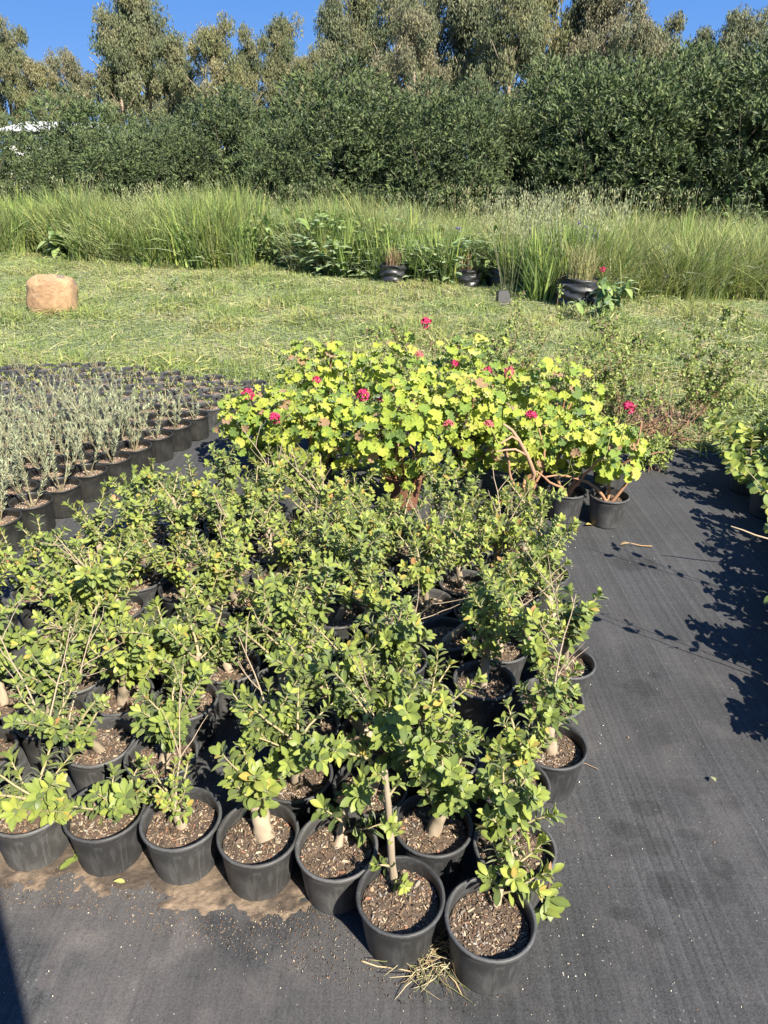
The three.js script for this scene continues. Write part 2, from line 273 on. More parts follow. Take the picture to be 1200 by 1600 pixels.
const inside = (x, z) => { let c = false; for (let i = 0, j = POLY.length - 1; i < POLY.length; j = i++) { const [xi, zi] = POLY[i], [xj, zj] = POLY[j]; if (zi > z !== zj > z && x < (xj - xi) * (z - zi) / (zj - zi) + xi) c = !c; } return c; };
{
  const r = rng(11), ux = -0.961, uz = -0.277, vx = 0.277, vz = -0.961;
  for (let k = 0; k < 14; k++) for (let j = -6; j < 14; j++) {
    const a = j * 0.205 + (k & 1) * 0.1, d = k * 0.182 + 0.1, x = 0.231 + ux * a + vx * d + (r() - 0.5) * 0.03, z = -1.06 + uz * a + vz * d + (r() - 0.5) * 0.03;
    if (inside(x, z) && Math.hypot(x - 0.08, z + 2.98) > 0.13 && bed.every((b) => Math.hypot(b.x - x, b.z - z) > 0.155)) bed.push({ x, z, fix: 0 });
  }
  for (let it = 0; it < 120; it++) for (let i = 0; i < bed.length; i++) for (let j = 0; j < i; j++) {
    const a = bed[i], b = bed[j], dx = a.x - b.x, dz = a.z - b.z, d = Math.hypot(dx, dz) || 1e-3;
    if (d < 0.203) { const wa = 1.02 - a.fix, wb = 1.02 - b.fix, m = (0.203 - d) / (wa + wb) / d * 0.5; a.x += dx * m * wa; a.z += dz * m * wa; b.x -= dx * m * wb; b.z -= dz * m * wb; }
  }
  for (const b of bed) { const dx = b.x - 0.231, dz = b.z + 1.06; b.along = dx * ux + dz * uz; b.d = dx * vx + dz * vz; b.row = b.front ? 1 : 1 + Math.max(1, Math.round(b.d / 0.18)); }
  const rows = new Map(); for (const b of bed) { if (!rows.has(b.row)) rows.set(b.row, []); rows.get(b.row).push(b); }
  for (const list of rows.values()) { list.sort((a, b) => a.along - b.along); list.forEach((b, k) => { b.nth = k + 1; }); }
}
const KINDS = {
  bushy: { h: 0.14, nb: 10, bl: [0.06, 0.14], from: 0.15, up: 0.35, say: 'low bushy shrub' },
  column: { h: 0.26, nb: 12, bl: [0.06, 0.12], from: 0.25, up: 0.8, lean: 0.3, say: 'tall leafy shrub' },
  stub: { h: 0.15, tr: 0.016, nb: 9, bl: [0.08, 0.17], from: 0.35, up: 0.6, say: 'thick-stemmed cut-back shrub' },
  leaning: { h: 0.25, nb: 11, bl: [0.06, 0.13], lean: 0.75, from: 0.35, up: 0.55, say: 'leaning pale-stemmed shrub' },
  arching: { h: 0.18, nb: 9, bl: [0.10, 0.20], droop: -0.10, from: 0.4, up: 0.7, say: 'loose arching shrub' },
  twiggy: { h: 0.22, nb: 9, bl: [0.07, 0.15], bare: 2, from: 0.3, up: 0.6, say: 'leafy shrub with bare twigs' },
};
const kinds = Object.keys(KINDS), GROUP = 'leafy shrubs in black pots on the weed mat';
const protos = {};
{
  const r = rng(77);
  const FRONT = [
    ['yellow-green shrub with leaves hanging over its pot, nearest the path corner in the front row', 901, { h: 0.11, tr: 0.008, lean: 1.1, az: -1.2, nb: 8, bl: [0.06, 0.13], up: 0.3, droop: -0.12, tone: 1, off: [0.02, -0.045] }],
    ['bare thorny stake with a small tuft of leaves at its foot in the front row', 902, { h: 0.36, tr: 0.0075, lean: 0.10, az: 3.3, wig: 0.07, nb: 7, bl: [0.035, 0.06], from: 0.02, leaf: 0.026, up: 0.5, tone: 1, off: [-0.012, -0.05] }],
    ['sparse shrub with one dark leaf cluster and one drooping sprig in the front row', 903, { h: 0.12, tr: 0.010, lean: 0.8, az: -1.3, nb: 4, bl: [0.08, 0.14], up: 0.2, droop: -0.1, off: [0.0, -0.02], leaf: 0.042 }],
    ['shrub with a very thick pale cut trunk and broad leaves in the front row', 904, { h: 0.14, tr: 0.021, lean: 0.9, az: -2.2, nb: 7, bl: [0.08, 0.19], up: 0.6, from: 0.5, leaf: 0.043, off: [0.015, -0.01], tone: 1 }],
    ['small-leaved upright shrub on a stubby trunk in the front row', 905, { h: 0.10, tr: 0.013, lean: 0.2, nb: 10, bl: [0.07, 0.14], up: 1.1, from: 0.3, leaf: 0.024, gap: 0.0075, tone: 1, bare: 1 }],
    ['low dense round shrub covering its soil in the front row', 906, { h: 0.07, tr: 0.009, lean: 0.6, az: 0.3, nb: 9, bl: [0.06, 0.12], up: 0.25, from: 0.1, leaf: 0.040, off: [0, -0.02] }],
    ['shrub with leaves spilling over its pot at the shaded end of the front row', 907, { h: 0.12, tr: 0.011, lean: 0.5, az: 0.9, nb: 10, bl: [0.08, 0.18], up: 0.3, droop: -0.05, from: 0.15, leaf: 0.040, tone: 1 }],
  ];
  bed.forEach((b, k) => {
    const kind = pick(r, kinds), near = b.z > -2.1, turn = r() * 6.28, pos = V(b.x, 0, b.z);
    const where = `${ORD[b.nth] ?? 'last'} from the path in the ${ORD[b.row]} row`;
    if (k < FRONT.length) {
      const [label, seed, o] = FRONT[k], t = thing('potted_shrub', label, 'potted shrub', pos, 0, GROUP);
      addPot(t, POT, POTS[k % 4], SOILS[(k * 3) % 5]); t.rotation.x = (r() - 0.5) * 0.05; t.rotation.z = (r() - 0.5) * 0.05; t.position.y = -0.002; realise(plan(seed, o), t, true);
    } else if (near) {
      const grow = 0.95 + 0.3 * r() + 0.12 * sstep(-1.3, -2.2, b.z) + 0.22 * sstep(-0.75, -0.2, b.x) * sstep(-1.2, -1.5, b.z), K = KINDS[kind];
      const t = thing('potted_shrub', `${K.say}, ${where}`, 'potted shrub', pos, 0, GROUP);
      addPot(t, POT, POTS[Math.floor(r() * 4)], SOILS[k % 5]); t.rotation.x = (r() - 0.5) * 0.05; t.rotation.z = (r() - 0.5) * 0.05; t.position.y = -0.002;
      realise(plan(2000 + k * 13, { ...K, h: K.h * grow, bl: K.bl.map((x) => x * grow), leaf: 0.030 + 0.009 * r(), gap: 0.0050, tone: r() > 0.45 ? 1 : 0, nb: K.nb + 3, bare: (K.bare ?? 0) + (r() < 0.55 ? 1 : 0), ...(b.nth === 1 ? { lean: 0.15, az: 3.1, droop: 0, nb: 13, bl: [0.07, 0.13], up: 0.7 } : {}) }), t, true);
    } else {
      const key = kind + Math.floor(r() * 2), K = KINDS[kind], label = `${K.say}, ${where}`;
      if (!protos[key]) { const t = protos[key] = thing('potted_shrub', label, 'potted shrub', pos, turn, GROUP); addPot(t, POT, POTS[k % 4], SOILS[(k * 3) % 5]); t.rotation.x = (r() - 0.5) * 0.05; t.rotation.z = (r() - 0.5) * 0.05; t.position.y = -0.002; realise(plan(5000 + k * 7, { ...K, h: K.h * 1.18, bl: K.bl.map((x) => x * 1.2), leaf: 0.0315, gap: 0.0052, nb: K.nb + 4, tone: r() > 0.5 ? 1 : 0 }), t, false); }
      else copy(protos[key], pos, turn, label);
    }
  });
}

// ------------------------------------------------------------------ grey-green needle shrubs of the bed by the mown grass
const needleT = { p: [0, 0, -0.06, 0, 0, 0.06, 0.6, 0.02, 0.075, 0.6, 0.02, -0.075, 1, 0.08, 0], i: [0, 1, 3, 1, 2, 3, 3, 2, 4], c: [1, 1, 1, 1, 1.1] };
function needlePlant(root, seed, n, h, spread, leafLen, tone) {
  const r = rng(seed), st = new Geo(), fo = new Geo();
  for (let k = 0; k < n; k++) {
    const a = k * 2.4 + r() * 0.6, s = spread * (0.3 + 0.9 * r()), pts = path(r, V((r() - 0.5) * 0.012, SOIL - 0.006, (r() - 0.5) * 0.012), V(Math.cos(a) * s, 1, Math.sin(a) * s), h * (0.6 + 0.5 * r()), 7, 0.16, 0.04);
    st.tube(pts, pts.map((_, q) => 0.0028 * (1 - 0.09 * q)), 4, [0.27, 0.235, 0.14]);
    const cnt = Math.floor(h / 0.0046);
    for (let q = 0; q < cnt; q++) {
      const f = (0.22 + 0.78 * Math.pow(q / cnt, 0.8)) * 5.99, i = Math.floor(f), T = pts[i + 1].clone().sub(pts[i]).normalize(), d = rdir(r).cross(T).normalize().multiplyScalar(0.75).addScaledVector(T, 0.55 + 0.3 * r()), v = 0.75 + 0.5 * r();
      fo.add(needleT, frame(pts[i].clone().lerp(pts[i + 1], f - i), d, T, leafLen * (0.6 + 0.6 * r())), [tone[0] * v, tone[1] * v, tone[2] * v]);
    }
  }
  mesh('stems', st.build(), bark, root); tag(mesh('foliage', fo.build(), dullFoliage, root), null, null, null, 'stuff');
}
function sprigPlant(root, seed) { realise(plan(seed, { h: 0.03, tr: 0.003, nb: 4, bl: [0.05, 0.13], up: 1.6, from: 0.2, leaf: 0.022, gap: 0.011, tone: 0, lean: 0.1 }), root, false); }
{
  const r = rng(42), G2 = 'grey-green shrubs in black pots beside the mown grass', edge0 = V(-1.72, 0, -3.18), edge1 = V(-1.0, 0, -5.28), dir = edge1.clone().sub(edge0).normalize(), side = V(dir.z, 0, -dir.x), len = edge0.distanceTo(edge1);
  if (side.x > 0) side.negate();
  const tall = [], sprig = [], S = 0.204;
  for (let row = 0; row < 16; row++) for (let k = -5; k < 18; k++) {
    const a = k * S + (row & 1) * S / 2, p = edge0.clone().addScaledVector(dir, a).addScaledVector(side, row * S * 0.875).add(V((r() - 0.5) * 0.008, 0, (r() - 0.5) * 0.008)), depth = -p.z * 0.9 + 0.7;
    if (a > len + 0.05 || p.z < -5.68 - 0.12 * r() + 0.0 * row || p.z > -2.6 || p.x < -0.53 * depth - 0.45) continue;
    const where = `${ORD[k + 6]} pot along in the ${ORD[row + 1]} row from the walkway`;
    const mid = p.z > -4.55 - 0.2 * r(), front = mid && p.z > -4.0 - 0.25 * r(), v = front ? Math.floor(r() * 3) : mid ? 3 + Math.floor(r() * 2) : Math.floor(r() * 5);
    const list = mid ? tall : sprig, name = mid ? 'potted_needle_shrub' : 'potted_seedling', label = (front ? 'grey-green needle shrub, ' : mid ? 'short sparse needle shrub, ' : 'small sprig in black pot, ') + where, turn = r() * 6.28;
    if (list[v]) { copy(list[v], p, turn, label); continue; }
    const t = list[v] = thing(name, label, mid ? 'potted shrub' : 'potted seedling', p, turn, G2);
    addPot(t, POTB, mid ? potDark : potMat, SOILP[v % 3]);
    if (mid) needlePlant(t, 300 + v, [7, 5, 8, 4, 3][v], [0.42, 0.36, 0.44, 0.26, 0.18][v], [0.6, 0.75, 0.5, 0.55, 0.6][v], 0.026, [0.37, 0.41, 0.25]);
    else if (v === 4) needlePlant(t, 340, 5, 0.17, 0.5, 0.022, [0.30, 0.33, 0.20]); else sprigPlant(t, 400 + v);
  }
}

// ------------------------------------------------------------------ geraniums
function lobedLeaf(seed) {
  const r = rng(seed), n = 22, p = [0, 0, 0], c = [1.12], i = [];
  for (let ring = 1; ring <= 2; ring++) for (let k = 0; k <= n; k++) {
    const a = -2.75 + 5.5 * k / n, lobe = 1 + 0.075 * Math.cos(a * 7 / 5.5 * 6.283 * 0.98) + 0.05 * (r() - 0.5), q = (ring === 1 ? 0.52 : 1) * 0.5 * (ring === 2 ? lobe : 1);
    p.push(0.12 + Math.cos(a) * q, ring === 1 ? 0.03 : 0.10 + 0.10 * Math.sin(k * 1.9 + seed) + 0.06 * (r() - 0.5), Math.sin(a) * q); c.push(ring === 1 ? 1.0 : 0.96 + 0.1 * r());
  }
  for (let k = 0; k < n; k++) { i.push(0, 2 + k, 1 + k, 1 + k, 2 + k, 2 + n + k, 2 + k, 3 + n + k, 2 + n + k); }
  return { p, i, c };
}
const LOB = [1, 2, 3, 4, 5].map(lobedLeaf), LOBG = LOB.map(asGeo);
const GT = [[0.285, 0.365, 0.028], [0.37, 0.43, 0.038], [0.19, 0.29, 0.028], [0.45, 0.46, 0.075], [0.11, 0.19, 0.026], [0.33, 0.20, 0.10]], GTM = GT.map((t) => leafMat(t, 0.96, 0.15, 0.42));
const stemMat = new THREE.MeshStandardMaterial({ vertexColors: true, roughness: 0.85 });
const petalMat = leafMat([0.56, 0.02, 0.125], 0.9, 0.1, 0.3), petalFaded = leafMat([0.55, 0.13, 0.14], 0.9, 0, 0.3);
const petalT = leafShape(0.75, 0.6, 0.2, 0.2);
function umbelGeo(seed, n, R) { const r = rng(seed), g = new Geo(); for (let k = 0; k < n; k++) { const d = rdir(r, 0.55), b = d.clone().multiplyScalar(R * (0.45 + 0.35 * r())); for (let q = 0; q < 3; q++) { const f = d.clone().add(rdir(r).multiplyScalar(0.9)).normalize(), v = 0.75 + 0.5 * r(); g.add(petalT, frame(b, f, d, R * 0.6), [v, v, v]); } } return g.build(); }
const UMB = [umbelGeo(1, 28, 0.032), umbelGeo(2, 24, 0.029), umbelGeo(3, 17, 0.024)];
const G3 = 'yellow-green geraniums in pots behind the leafy shrubs', ger = [];
function geranium(label, pos, o) {
  const r = rng(o.seed), root = thing('potted_geranium', label, 'geranium', pos, 0, G3), H = o.h * 0.97, R = o.r * 0.97;
  addPot(root, o.shape ?? POTC, o.mat ?? potMat, o.noSoil ? null : SOILS[o.seed % 5]);
  const stems = o.stems ?? 4, tips = [];
  for (let k = 0; k < stems; k++) {
    const a = k / stems * 6.28 + r(), pts = path(r, V(Math.cos(a) * 0.012, SOIL - 0.005, Math.sin(a) * 0.012), V(Math.cos(a) * 0.55, 1, Math.sin(a) * 0.55), (H - SOIL) * (0.85 + 0.25 * r()), 8, 0.55);
    mesh('stem', new Geo().tube(pts, pts.map((_, q) => 0.0085 * (1.1 - 0.09 * q)), 7, [0.34, 0.19, 0.11], CUT).build(), stemMat, root); tips.push(...pts.slice(3));
  }
  const c = V(o.dx ?? 0, lerp(SOIL, H, 0.62), o.dz ?? 0), ry = (H - SOIL) * (o.skirt ?? 0.60);
  for (let k = 0; k < o.n * 2.35; k++) {
    const d = rdir(r, 0.10), q = 0.55 + 0.47 * Math.pow(r(), 0.6) + 0.42 * (noise(d.x * 3.2 + o.seed, d.z * 3.2 + d.y * 2.5) - 0.45), p = V(c.x + d.x * R * q, c.y + d.y * ry * q, c.z + d.z * R * q); if (p.y < 0.14) continue;
    const nrm = d.clone().multiplyScalar(0.8).add(V(0.15, 0.45, 0.3)).add(rdir(r).multiplyScalar(0.65)).normalize(), ld = rdir(r).cross(nrm).normalize(), k2 = r(), tone = k2 > 0.965 ? 5 : k2 > 0.84 ? 3 : k2 > 0.52 ? 1 : k2 > 0.27 ? 0 : k2 > 0.09 ? 2 : 4;
    const m = mesh('leaf', LOBG[Math.floor(r() * 5)], GTM[tone], root); frame(p, ld, nrm, 0.034 + 0.040 * Math.pow(r(), 1.3)).decompose(m.position, m.quaternion, m.scale);
  }
  // a few leaf stalks from stem to leaf crown show in the gaps
  for (let k = 0; k < 12; k++) { const a = pick(r, tips), d = rdir(r, 0.6); mesh('leaf_stalk', new Geo().tube([a, a.clone().addScaledVector(d, 0.05), a.clone().addScaledVector(d, 0.09).add(V(0, 0.02, 0))], [0.0022, 0.0018, 0.0015], 4, [0.25, 0.27, 0.08]).build(), stemMat, root); }
  root.updateMatrixWorld(true); ger.push(root); return root;
}
const TERRA = potShapes(0.105, 0.075, 0.19, 0.012);
geranium('yellow-green geranium in a terracotta pot amid the clump', V(0.10, 0, -3.50), { seed: 1, h: 0.56, r: 0.30, n: 150, mat: terracotta, shape: TERRA });
geranium('geranium at the walkway end of the clump with red flowers on its edge', V(-0.72, 0, -3.98), { seed: 2, h: 0.42, r: 0.26, n: 130 });
geranium('geranium in front of the walkway-end pair, above the tallest dark shrubs', V(-0.36, 0, -3.72), { seed: 3, h: 0.50, r: 0.29, n: 140 });
geranium('geranium at the back near the seedling pots, topped by a dead brown stem', V(-0.40, 0, -4.28), { seed: 4, h: 0.60, r: 0.29, n: 130 });
geranium('geranium at the back middle with pink-red flowers on top', V(0.04, 0, -4.15), { seed: 5, h: 0.64, r: 0.30, n: 140 });
geranium('geranium in the middle of the back row topped with three red flower heads', V(0.50, 0, -4.15), { seed: 6, h: 0.66, r: 0.30, n: 150 });
geranium('dense geranium just behind and beside the terracotta pot', V(0.46, 0, -3.70), { seed: 7, h: 0.58, r: 0.28, n: 140 });
geranium('geranium with one long twisted pale stem reaching out in front', V(0.72, 0, -3.36), { seed: 8, h: 0.52, r: 0.20, n: 60, stems: 3, skirt: 0.40, dz: -0.16 });
geranium('geranium with a bark-mulched tilted black pot next to the corner pot', V(0.93, 0, -3.38), { seed: 9, h: 0.55, r: 0.22, n: 70, skirt: 0.36, dz: -0.12 });
geranium('geranium on the corner of the clump with three thick reddish stems in a black pot', V(1.135, 0, -3.33), { seed: 10, h: 0.56, r: 0.21, n: 75, stems: 3, skirt: 0.30, dx: -0.04, dz: -0.05 });
geranium('geranium behind the corner pot with curling stems at the path edge', V(1.26, 0, -3.74), { seed: 11, h: 0.46, r: 0.19, n: 45, skirt: 0.34, dx: -0.12 });
geranium('geranium at the back toward the path with one red flower on its side', V(0.92, 0, -3.92), { seed: 12, h: 0.60, r: 0.29, n: 130 });
function nearest(p) { return ger.reduce((a, b) => (a.position.distanceTo(V(p.x, 0, p.z)) < b.position.distanceTo(V(p.x, 0, p.z)) ? a : b)); }
for (const [px, py, z, k, faded] of [[390, 613, -4.05, 0], [432, 650, -3.72, 1], [665, 503, -4.3, 1], [568, 614, -3.9, 0], [595, 620, -3.85, 2], [655, 553, -4.2, 2, 1], [711, 567, -4.2, 2], [727, 594, -3.95, 1], [760, 578, -4.1, 2], [793, 579, -4.1, 1, 1], [827, 647, -3.65, 1], [977, 633, -3.4, 1], [495, 592, -4.1, 2], [762, 660, -3.6, 2, 1], [700, 660, -3.5, 2, 1]]) {
  const p = atDepth(px, py, z + 0.14), g = nearest(p), l = p.clone().sub(g.position).add(V(0, 0.004, 0.05)), f = mesh('flower_head', UMB[k], faded ? petalFaded : petalMat, g); f.position.copy(l); f.rotation.y = px;
  mesh('flower_stalk', new Geo().tube([l.clone().add(V(0, -0.002, 0)), l.clone().add(V(-l.x * 0.2, -0.07, -l.z * 0.2)), l.clone().add(V(-l.x * 0.5, -0.2, -l.z * 0.5))], [0.0018, 0.002, 0.0025], 5, [0.28, 0.27, 0.10]).build(), stemMat, g);
}
{ // the twisted pale stem, and the dead brown stem at the back
  const g = ger[7], w = (a) => a.map(([x, y, z]) => atDepth(x, y, z).sub(g.position)), col = [0.40, 0.25, 0.16];
  mesh('twisted_stem', new Geo().tube([V(0, SOIL, 0), ...w([[835, 740, -3.32], [824, 712, -3.30], [812, 690, -3.28], [800, 672, -3.27], [786, 662, -3.27]])], [0.012, 0.011, 0.010, 0.0085, 0.007, 0.005], 8, col).build(), stemMat, g);
  for (const b of [[[824, 712, -3.30], [805, 702, -3.27], [790, 703, -3.25], [775, 706, -3.25]], [[812, 690, -3.28], [800, 682, -3.26], [782, 693, -3.25]]]) mesh('side_stem', new Geo().tube(w(b), b.map((_, k) => 0.0065 - 0.001 * k), 6, col).build(), stemMat, g);
  const d = ger[3], q = [[512, 620, -4.25], [516, 580, -4.25], [518, 550, -4.24], [519, 518, -4.24]].map(([x, y, z]) => atDepth(x, y, z).sub(d.position));
  mesh('dead_stem', new Geo().tube(q, [0.009, 0.008, 0.006, 0.002], 6, [0.20, 0.12, 0.07]).build(), stemMat, d);
}

// ------------------------------------------------------------------ round-leaved plants along the far side of the path
const ROUND = [leafShape(0.78, 0.52, 0.15, 0.2), leafShape(0.72, 0.55, 0.25, 0.35), leafShape(0.85, 0.5, 0.3, 0.1)], ROUNDG = ROUND.map(asGeo), RT = [[0.24, 0.31, 0.045], [0.32, 0.38, 0.06], [0.16, 0.23, 0.04], [0.38, 0.40, 0.08]], RTM = RT.map((t) => leafMat(t, 0.95, 0.25, 0.36));
function roundPlant(label, pos, seed, single, twigs = 1, group) {
  const r = rng(seed), t = thing('potted_leafy_plant', label, 'potted plant', pos, 0, group); addPot(t, POT, potMat, SOILS[seed % 5]);
  const fol = new Geo();
  for (let k = 0; k < 11; k++) {
    const a = k * 2.4 + r(), pts = path(r, V(0, SOIL, 0), V(Math.cos(a) * 0.8, 0.35 + 0.6 * r(), Math.sin(a) * 0.7), 0.2 + 0.13 * r(), 6, 0.25), b = mesh('branch', new Geo().tube(pts, pts.map((_, q) => 0.004 * (1 - 0.12 * q)), 5, [0.24, 0.18, 0.09]).build(), bark, t);
    for (let q = 0; q < 30; q++) {
      const f = (0.2 + 0.8 * q / 30) * 4.99, i = Math.floor(f), T = pts[i + 1].clone().sub(pts[i]).normalize(), R = rdir(r).cross(T).normalize(), ld = R.multiplyScalar(0.9).addScaledVector(T, 0.45), m = frame(pts[i].clone().lerp(pts[i + 1], f - i), ld, T.clone().add(V(0.3, 0.8, 0.3)), 0.040 + 0.02 * r(), (r() - 0.5) * 0.6), v = Math.floor(r() * 3), c = Math.floor(r() * 4);
      if (single) { const l = mesh('leaf', ROUNDG[v], RTM[c], b); m.decompose(l.position, l.quaternion, l.scale); } else fol.add(ROUND[v], m, RT[c]);
    }
  }
  if (!single) tag(mesh('foliage', fol.build(), foliageMat, t), null, null, null, 'stuff');
  for (let k = 0; k < twigs; k++) { const pts = path(r, V(0, SOIL + 0.05, 0), V(-0.35 - r() * 0.8, 1.1, -0.6 * r()), 0.5 + 0.2 * r(), 7, 0.22), b = mesh('twig', new Geo().tube(pts, pts.map((_, q) => 0.0028 * (1 - 0.1 * q)), 5, TWIG).build(), bark, t); for (let q = 0; q < 9; q++) { const m = frame(pts[2 + Math.floor(r() * 5)], rdir(r, 0.4), V(0, 1, 0), 0.03 + 0.02 * r()), l = mesh('leaf', ROUNDG[q % 3], RTM[q % 4], b); m.decompose(l.position, l.quaternion, l.scale); } }
  return t;
}
const G4 = 'round-leaved potted plants along the far side of the path';
[[2.16, -4.12, 'back'], [2.05, -3.78, 'second from the back'], [2.02, -3.46, 'third from the back'], [2.03, -3.18, 'fourth from the back']].forEach(([x, z, w], k) => roundPlant(`yellow-green round-leaved plant across the path, ${w} of its row`, V(x, 0, z), 700 + k, true, 0, G4));
[[2.38, -4.0], [2.27, -3.6], [2.18, -3.25], [1.98, -2.86], [1.90, -2.6], [1.82, -2.35], [1.66, -2.1], [1.60, -1.85], [1.54, -1.6], [2.02, -2.7], [1.95, -2.35], [1.86, -2.0], [1.95, -2.73], [1.87, -2.47], [1.77, -2.22], [1.70, -1.97], [1.62, -1.72]].forEach(([x, z], k) => roundPlant('round-leaved potted plant beyond the path edge, seen only by its shadow', V(x, 0, z), 720 + k, false, k === 5 || k === 7 ? 2 : 0, G4));

{ // a bare twig of that row reaches out over the path
  const t = scene.children.find((o) => o.userData.label?.includes('fourth from the back of its row')), q = [[1215, 846, -2.75], [1180, 836, -2.75], [1160, 828, -2.75], [1142, 822, -2.75]].map(([x, y, z]) => atDepth(x, y, z).sub(t.position));
  mesh('twig', new Geo().tube([V(0, SOIL, 0), ...q], [0.005, 0.004, 0.0035, 0.003, 0.0015], 6, TWIG).build(), bark, t);
}

// ------------------------------------------------------------------ mown grass, tall grass, weeds
function bladeTuft(seed, n, R, h, lean, w, cols, seg = 3, flop = 0) {
  const r = rng(seed), g = new Geo();
  for (let k = 0; k < n; k++) {
    const a = r() * 6.28, d = R * Math.sqrt(r()), hh = h * (0.55 + 0.55 * r()), la = r() * 6.28, ln = lean * (0.3 + r()), base = V(Math.cos(a) * d, flop * r(), Math.sin(a) * d), o = g.p.length / 3, sx = -Math.sin(la + 1.57 * (r() - 0.5)), sz = Math.cos(la + 1.2 * (r() - 0.5)), c0 = pick(r, cols), v = 0.75 + 0.5 * r(), ww = w * (0.6 + 0.8 * r());
    for (let s = 0; s <= seg; s++) {
      const t = s / seg, b = ln * t * t * hh, y = hh * t * Math.sqrt(Math.max(0.06, 1 - Math.min(0.94, ln * ln * t * t * 0.6))), x = base.x + Math.cos(la) * b, z = base.z + Math.sin(la) * b, q = s === seg ? 0 : ww * (1 - 0.55 * t);
      if (s < seg) { g.p.push(x - sx * q, base.y + y, z - sz * q, x + sx * q, base.y + y, z + sz * q); g.c.push(c0[0] * v, c0[1] * v, c0[2] * v, c0[0] * v, c0[1] * v, c0[2] * v); } else { g.p.push(x, base.y + y, z); g.c.push(c0[0] * v, c0[1] * v, c0[2] * v); }
    }
    for (let s = 0; s < seg - 1; s++) { const q = o + s * 2; g.i.push(q, q + 1, q + 2, q + 1, q + 3, q + 2); }
    const q = o + (seg - 1) * 2; g.i.push(q, q + 1, q + 2);
  }
  return g.build();
}
function clippings(seed, n, R, cols) {                                     // cut blades lying every way, and short stubble between them
  const r = rng(seed), g = new Geo(), T = { p: [0, 0, -0.5, 0, 0, 0.5, 0.55, 0.05, 0.45, 0.55, 0.05, -0.45, 1, 0, 0], i: [0, 1, 2, 0, 2, 3, 3, 2, 4] };
  const main = r() * 6.28;
  for (let k = 0; k < n; k++) {
    const a = r() * 6.28, d = R * Math.sqrt(r()), stub = r() < 0.33, dir = r() < 0.5 ? main + (r() - 0.5) * 1.0 : r() * 6.28, el = stub ? 0.5 + r() * 0.9 : (r() - 0.35) * 0.35, L = stub ? 0.04 + 0.07 * r() : 0.05 + 0.15 * r(), col = pick(r, stub ? cols.slice(0, 3) : cols), v = 0.7 + 0.6 * r(), w = 0.004 + 0.007 * r();
    const m = frame(V(Math.cos(a) * d, stub ? 0 : 0.004 + 0.05 * r() * r(), Math.sin(a) * d), V(Math.cos(dir) * Math.cos(el), Math.sin(el), Math.sin(dir) * Math.cos(el)), V((r() - 0.5) * 0.8, 1, (r() - 0.5) * 0.8), 1);
    m.scale(V(L, L, w)); g.add(T, m, [col[0] * v, col[1] * v, col[2] * v]);
  }
  return g.build();
}
function scatter(name, label, category, geo, mat, spots, tint = 0.25, seed = 1, tilt = 0.12) {   // spots: [x, y, z, scale, turn, tilt]
  const r = rng(seed), m = new THREE.InstancedMesh(geo, mat, spots.length), d = new THREE.Object3D(), c = new THREE.Color();
  spots.forEach(([x, y, z, s = 1, sy = s], k) => { d.position.set(x, y, z); d.rotation.set((r() - 0.5) * tilt, r() * 6.28, (r() - 0.5) * tilt); d.scale.set(s, sy, s); d.updateMatrix(); m.setMatrixAt(k, d.matrix); const f = 1 - tint / 2 + tint * r(), w = (r() - 0.5) * tint * 0.5; m.setColorAt(k, c.setRGB(f + w, f, f - w * 0.6)); });
  m.name = numbered(name); m.castShadow = m.receiveShadow = true; scene.add(m); return tag(m, label, category, null, 'stuff');
}
const HAYG = [[0.24, 0.31, 0.06], [0.32, 0.38, 0.08], [0.13, 0.20, 0.04], [0.46, 0.43, 0.17], [0.50, 0.44, 0.21], [0.32, 0.35, 0.10], [0.56, 0.48, 0.26], [0.34, 0.28, 0.12]];
const edgePts = [[-60, 398], [0, 400], [200, 415], [400, 422], [600, 437], [780, 455], [840, 470], [1000, 468], [1200, 468], [1300, 468]].map(([x, y]) => at(x, y));
const edgeZ = (x) => { for (let k = 1; k < edgePts.length; k++) if (x < edgePts[k].x || k === edgePts.length - 1) { const a = edgePts[k - 1], b = edgePts[k]; return lerp(a.z, b.z, clamp((x - a.x) / (b.x - a.x), 0, 1)); } };
const fabricBack = (x) => x < -0.85 ? -5.72 : x < 1.0 ? lerp(-5.1, -4.68, (x + 0.85) / 1.85) : lerp(-4.7, -4.3, clamp((x - 1.0) / 1.2, 0, 1));
{
  const r = rng(8), sets = [[], [], [], []];
  for (let k = 0; k < 9000; k++) {
    const q = Math.pow(r(), 1.15), z = -4.2 - 10.6 * q, half = 0.62 * -z + 0.9, x = (r() * 2 - 1) * half;
    if (z > fabricBack(x) - 0.07 || z < edgeZ(x) - 0.5) continue;
    const patch = fbm(x * 1.2 + 3, z * 1.5, 4), k2 = patch + (r() - 0.5) * 0.16 > 0.5 ? (r() < 0.5 ? 0 : 1) : (r() < 0.5 ? 2 : 3);
    const lump = sstep(0.45, 0.75, fbm(x * 2.2, z * 2.2 + 9, 3)); sets[k2].push([x, -0.034 + 0.02 * lump, z, 0.85 + 0.4 * r(), 0.8 + 1.3 * lump]);
  }
  const green = [HAYG[0], HAYG[1], HAYG[2], HAYG[0], HAYG[1], HAYG[5], HAYG[2], HAYG[3]], straw = [HAYG[1], HAYG[5], HAYG[2], HAYG[3], HAYG[6], HAYG[4], HAYG[7], HAYG[5]];
  [green, green, straw, straw].forEach((c, k) => scatter('mown_grass', 'freshly mown grass and pale cut clippings lying over the field', 'grass', clippings(50 + k, 80, 0.2, c), grassMat, sets[k], 0.3, 60 + k));
}
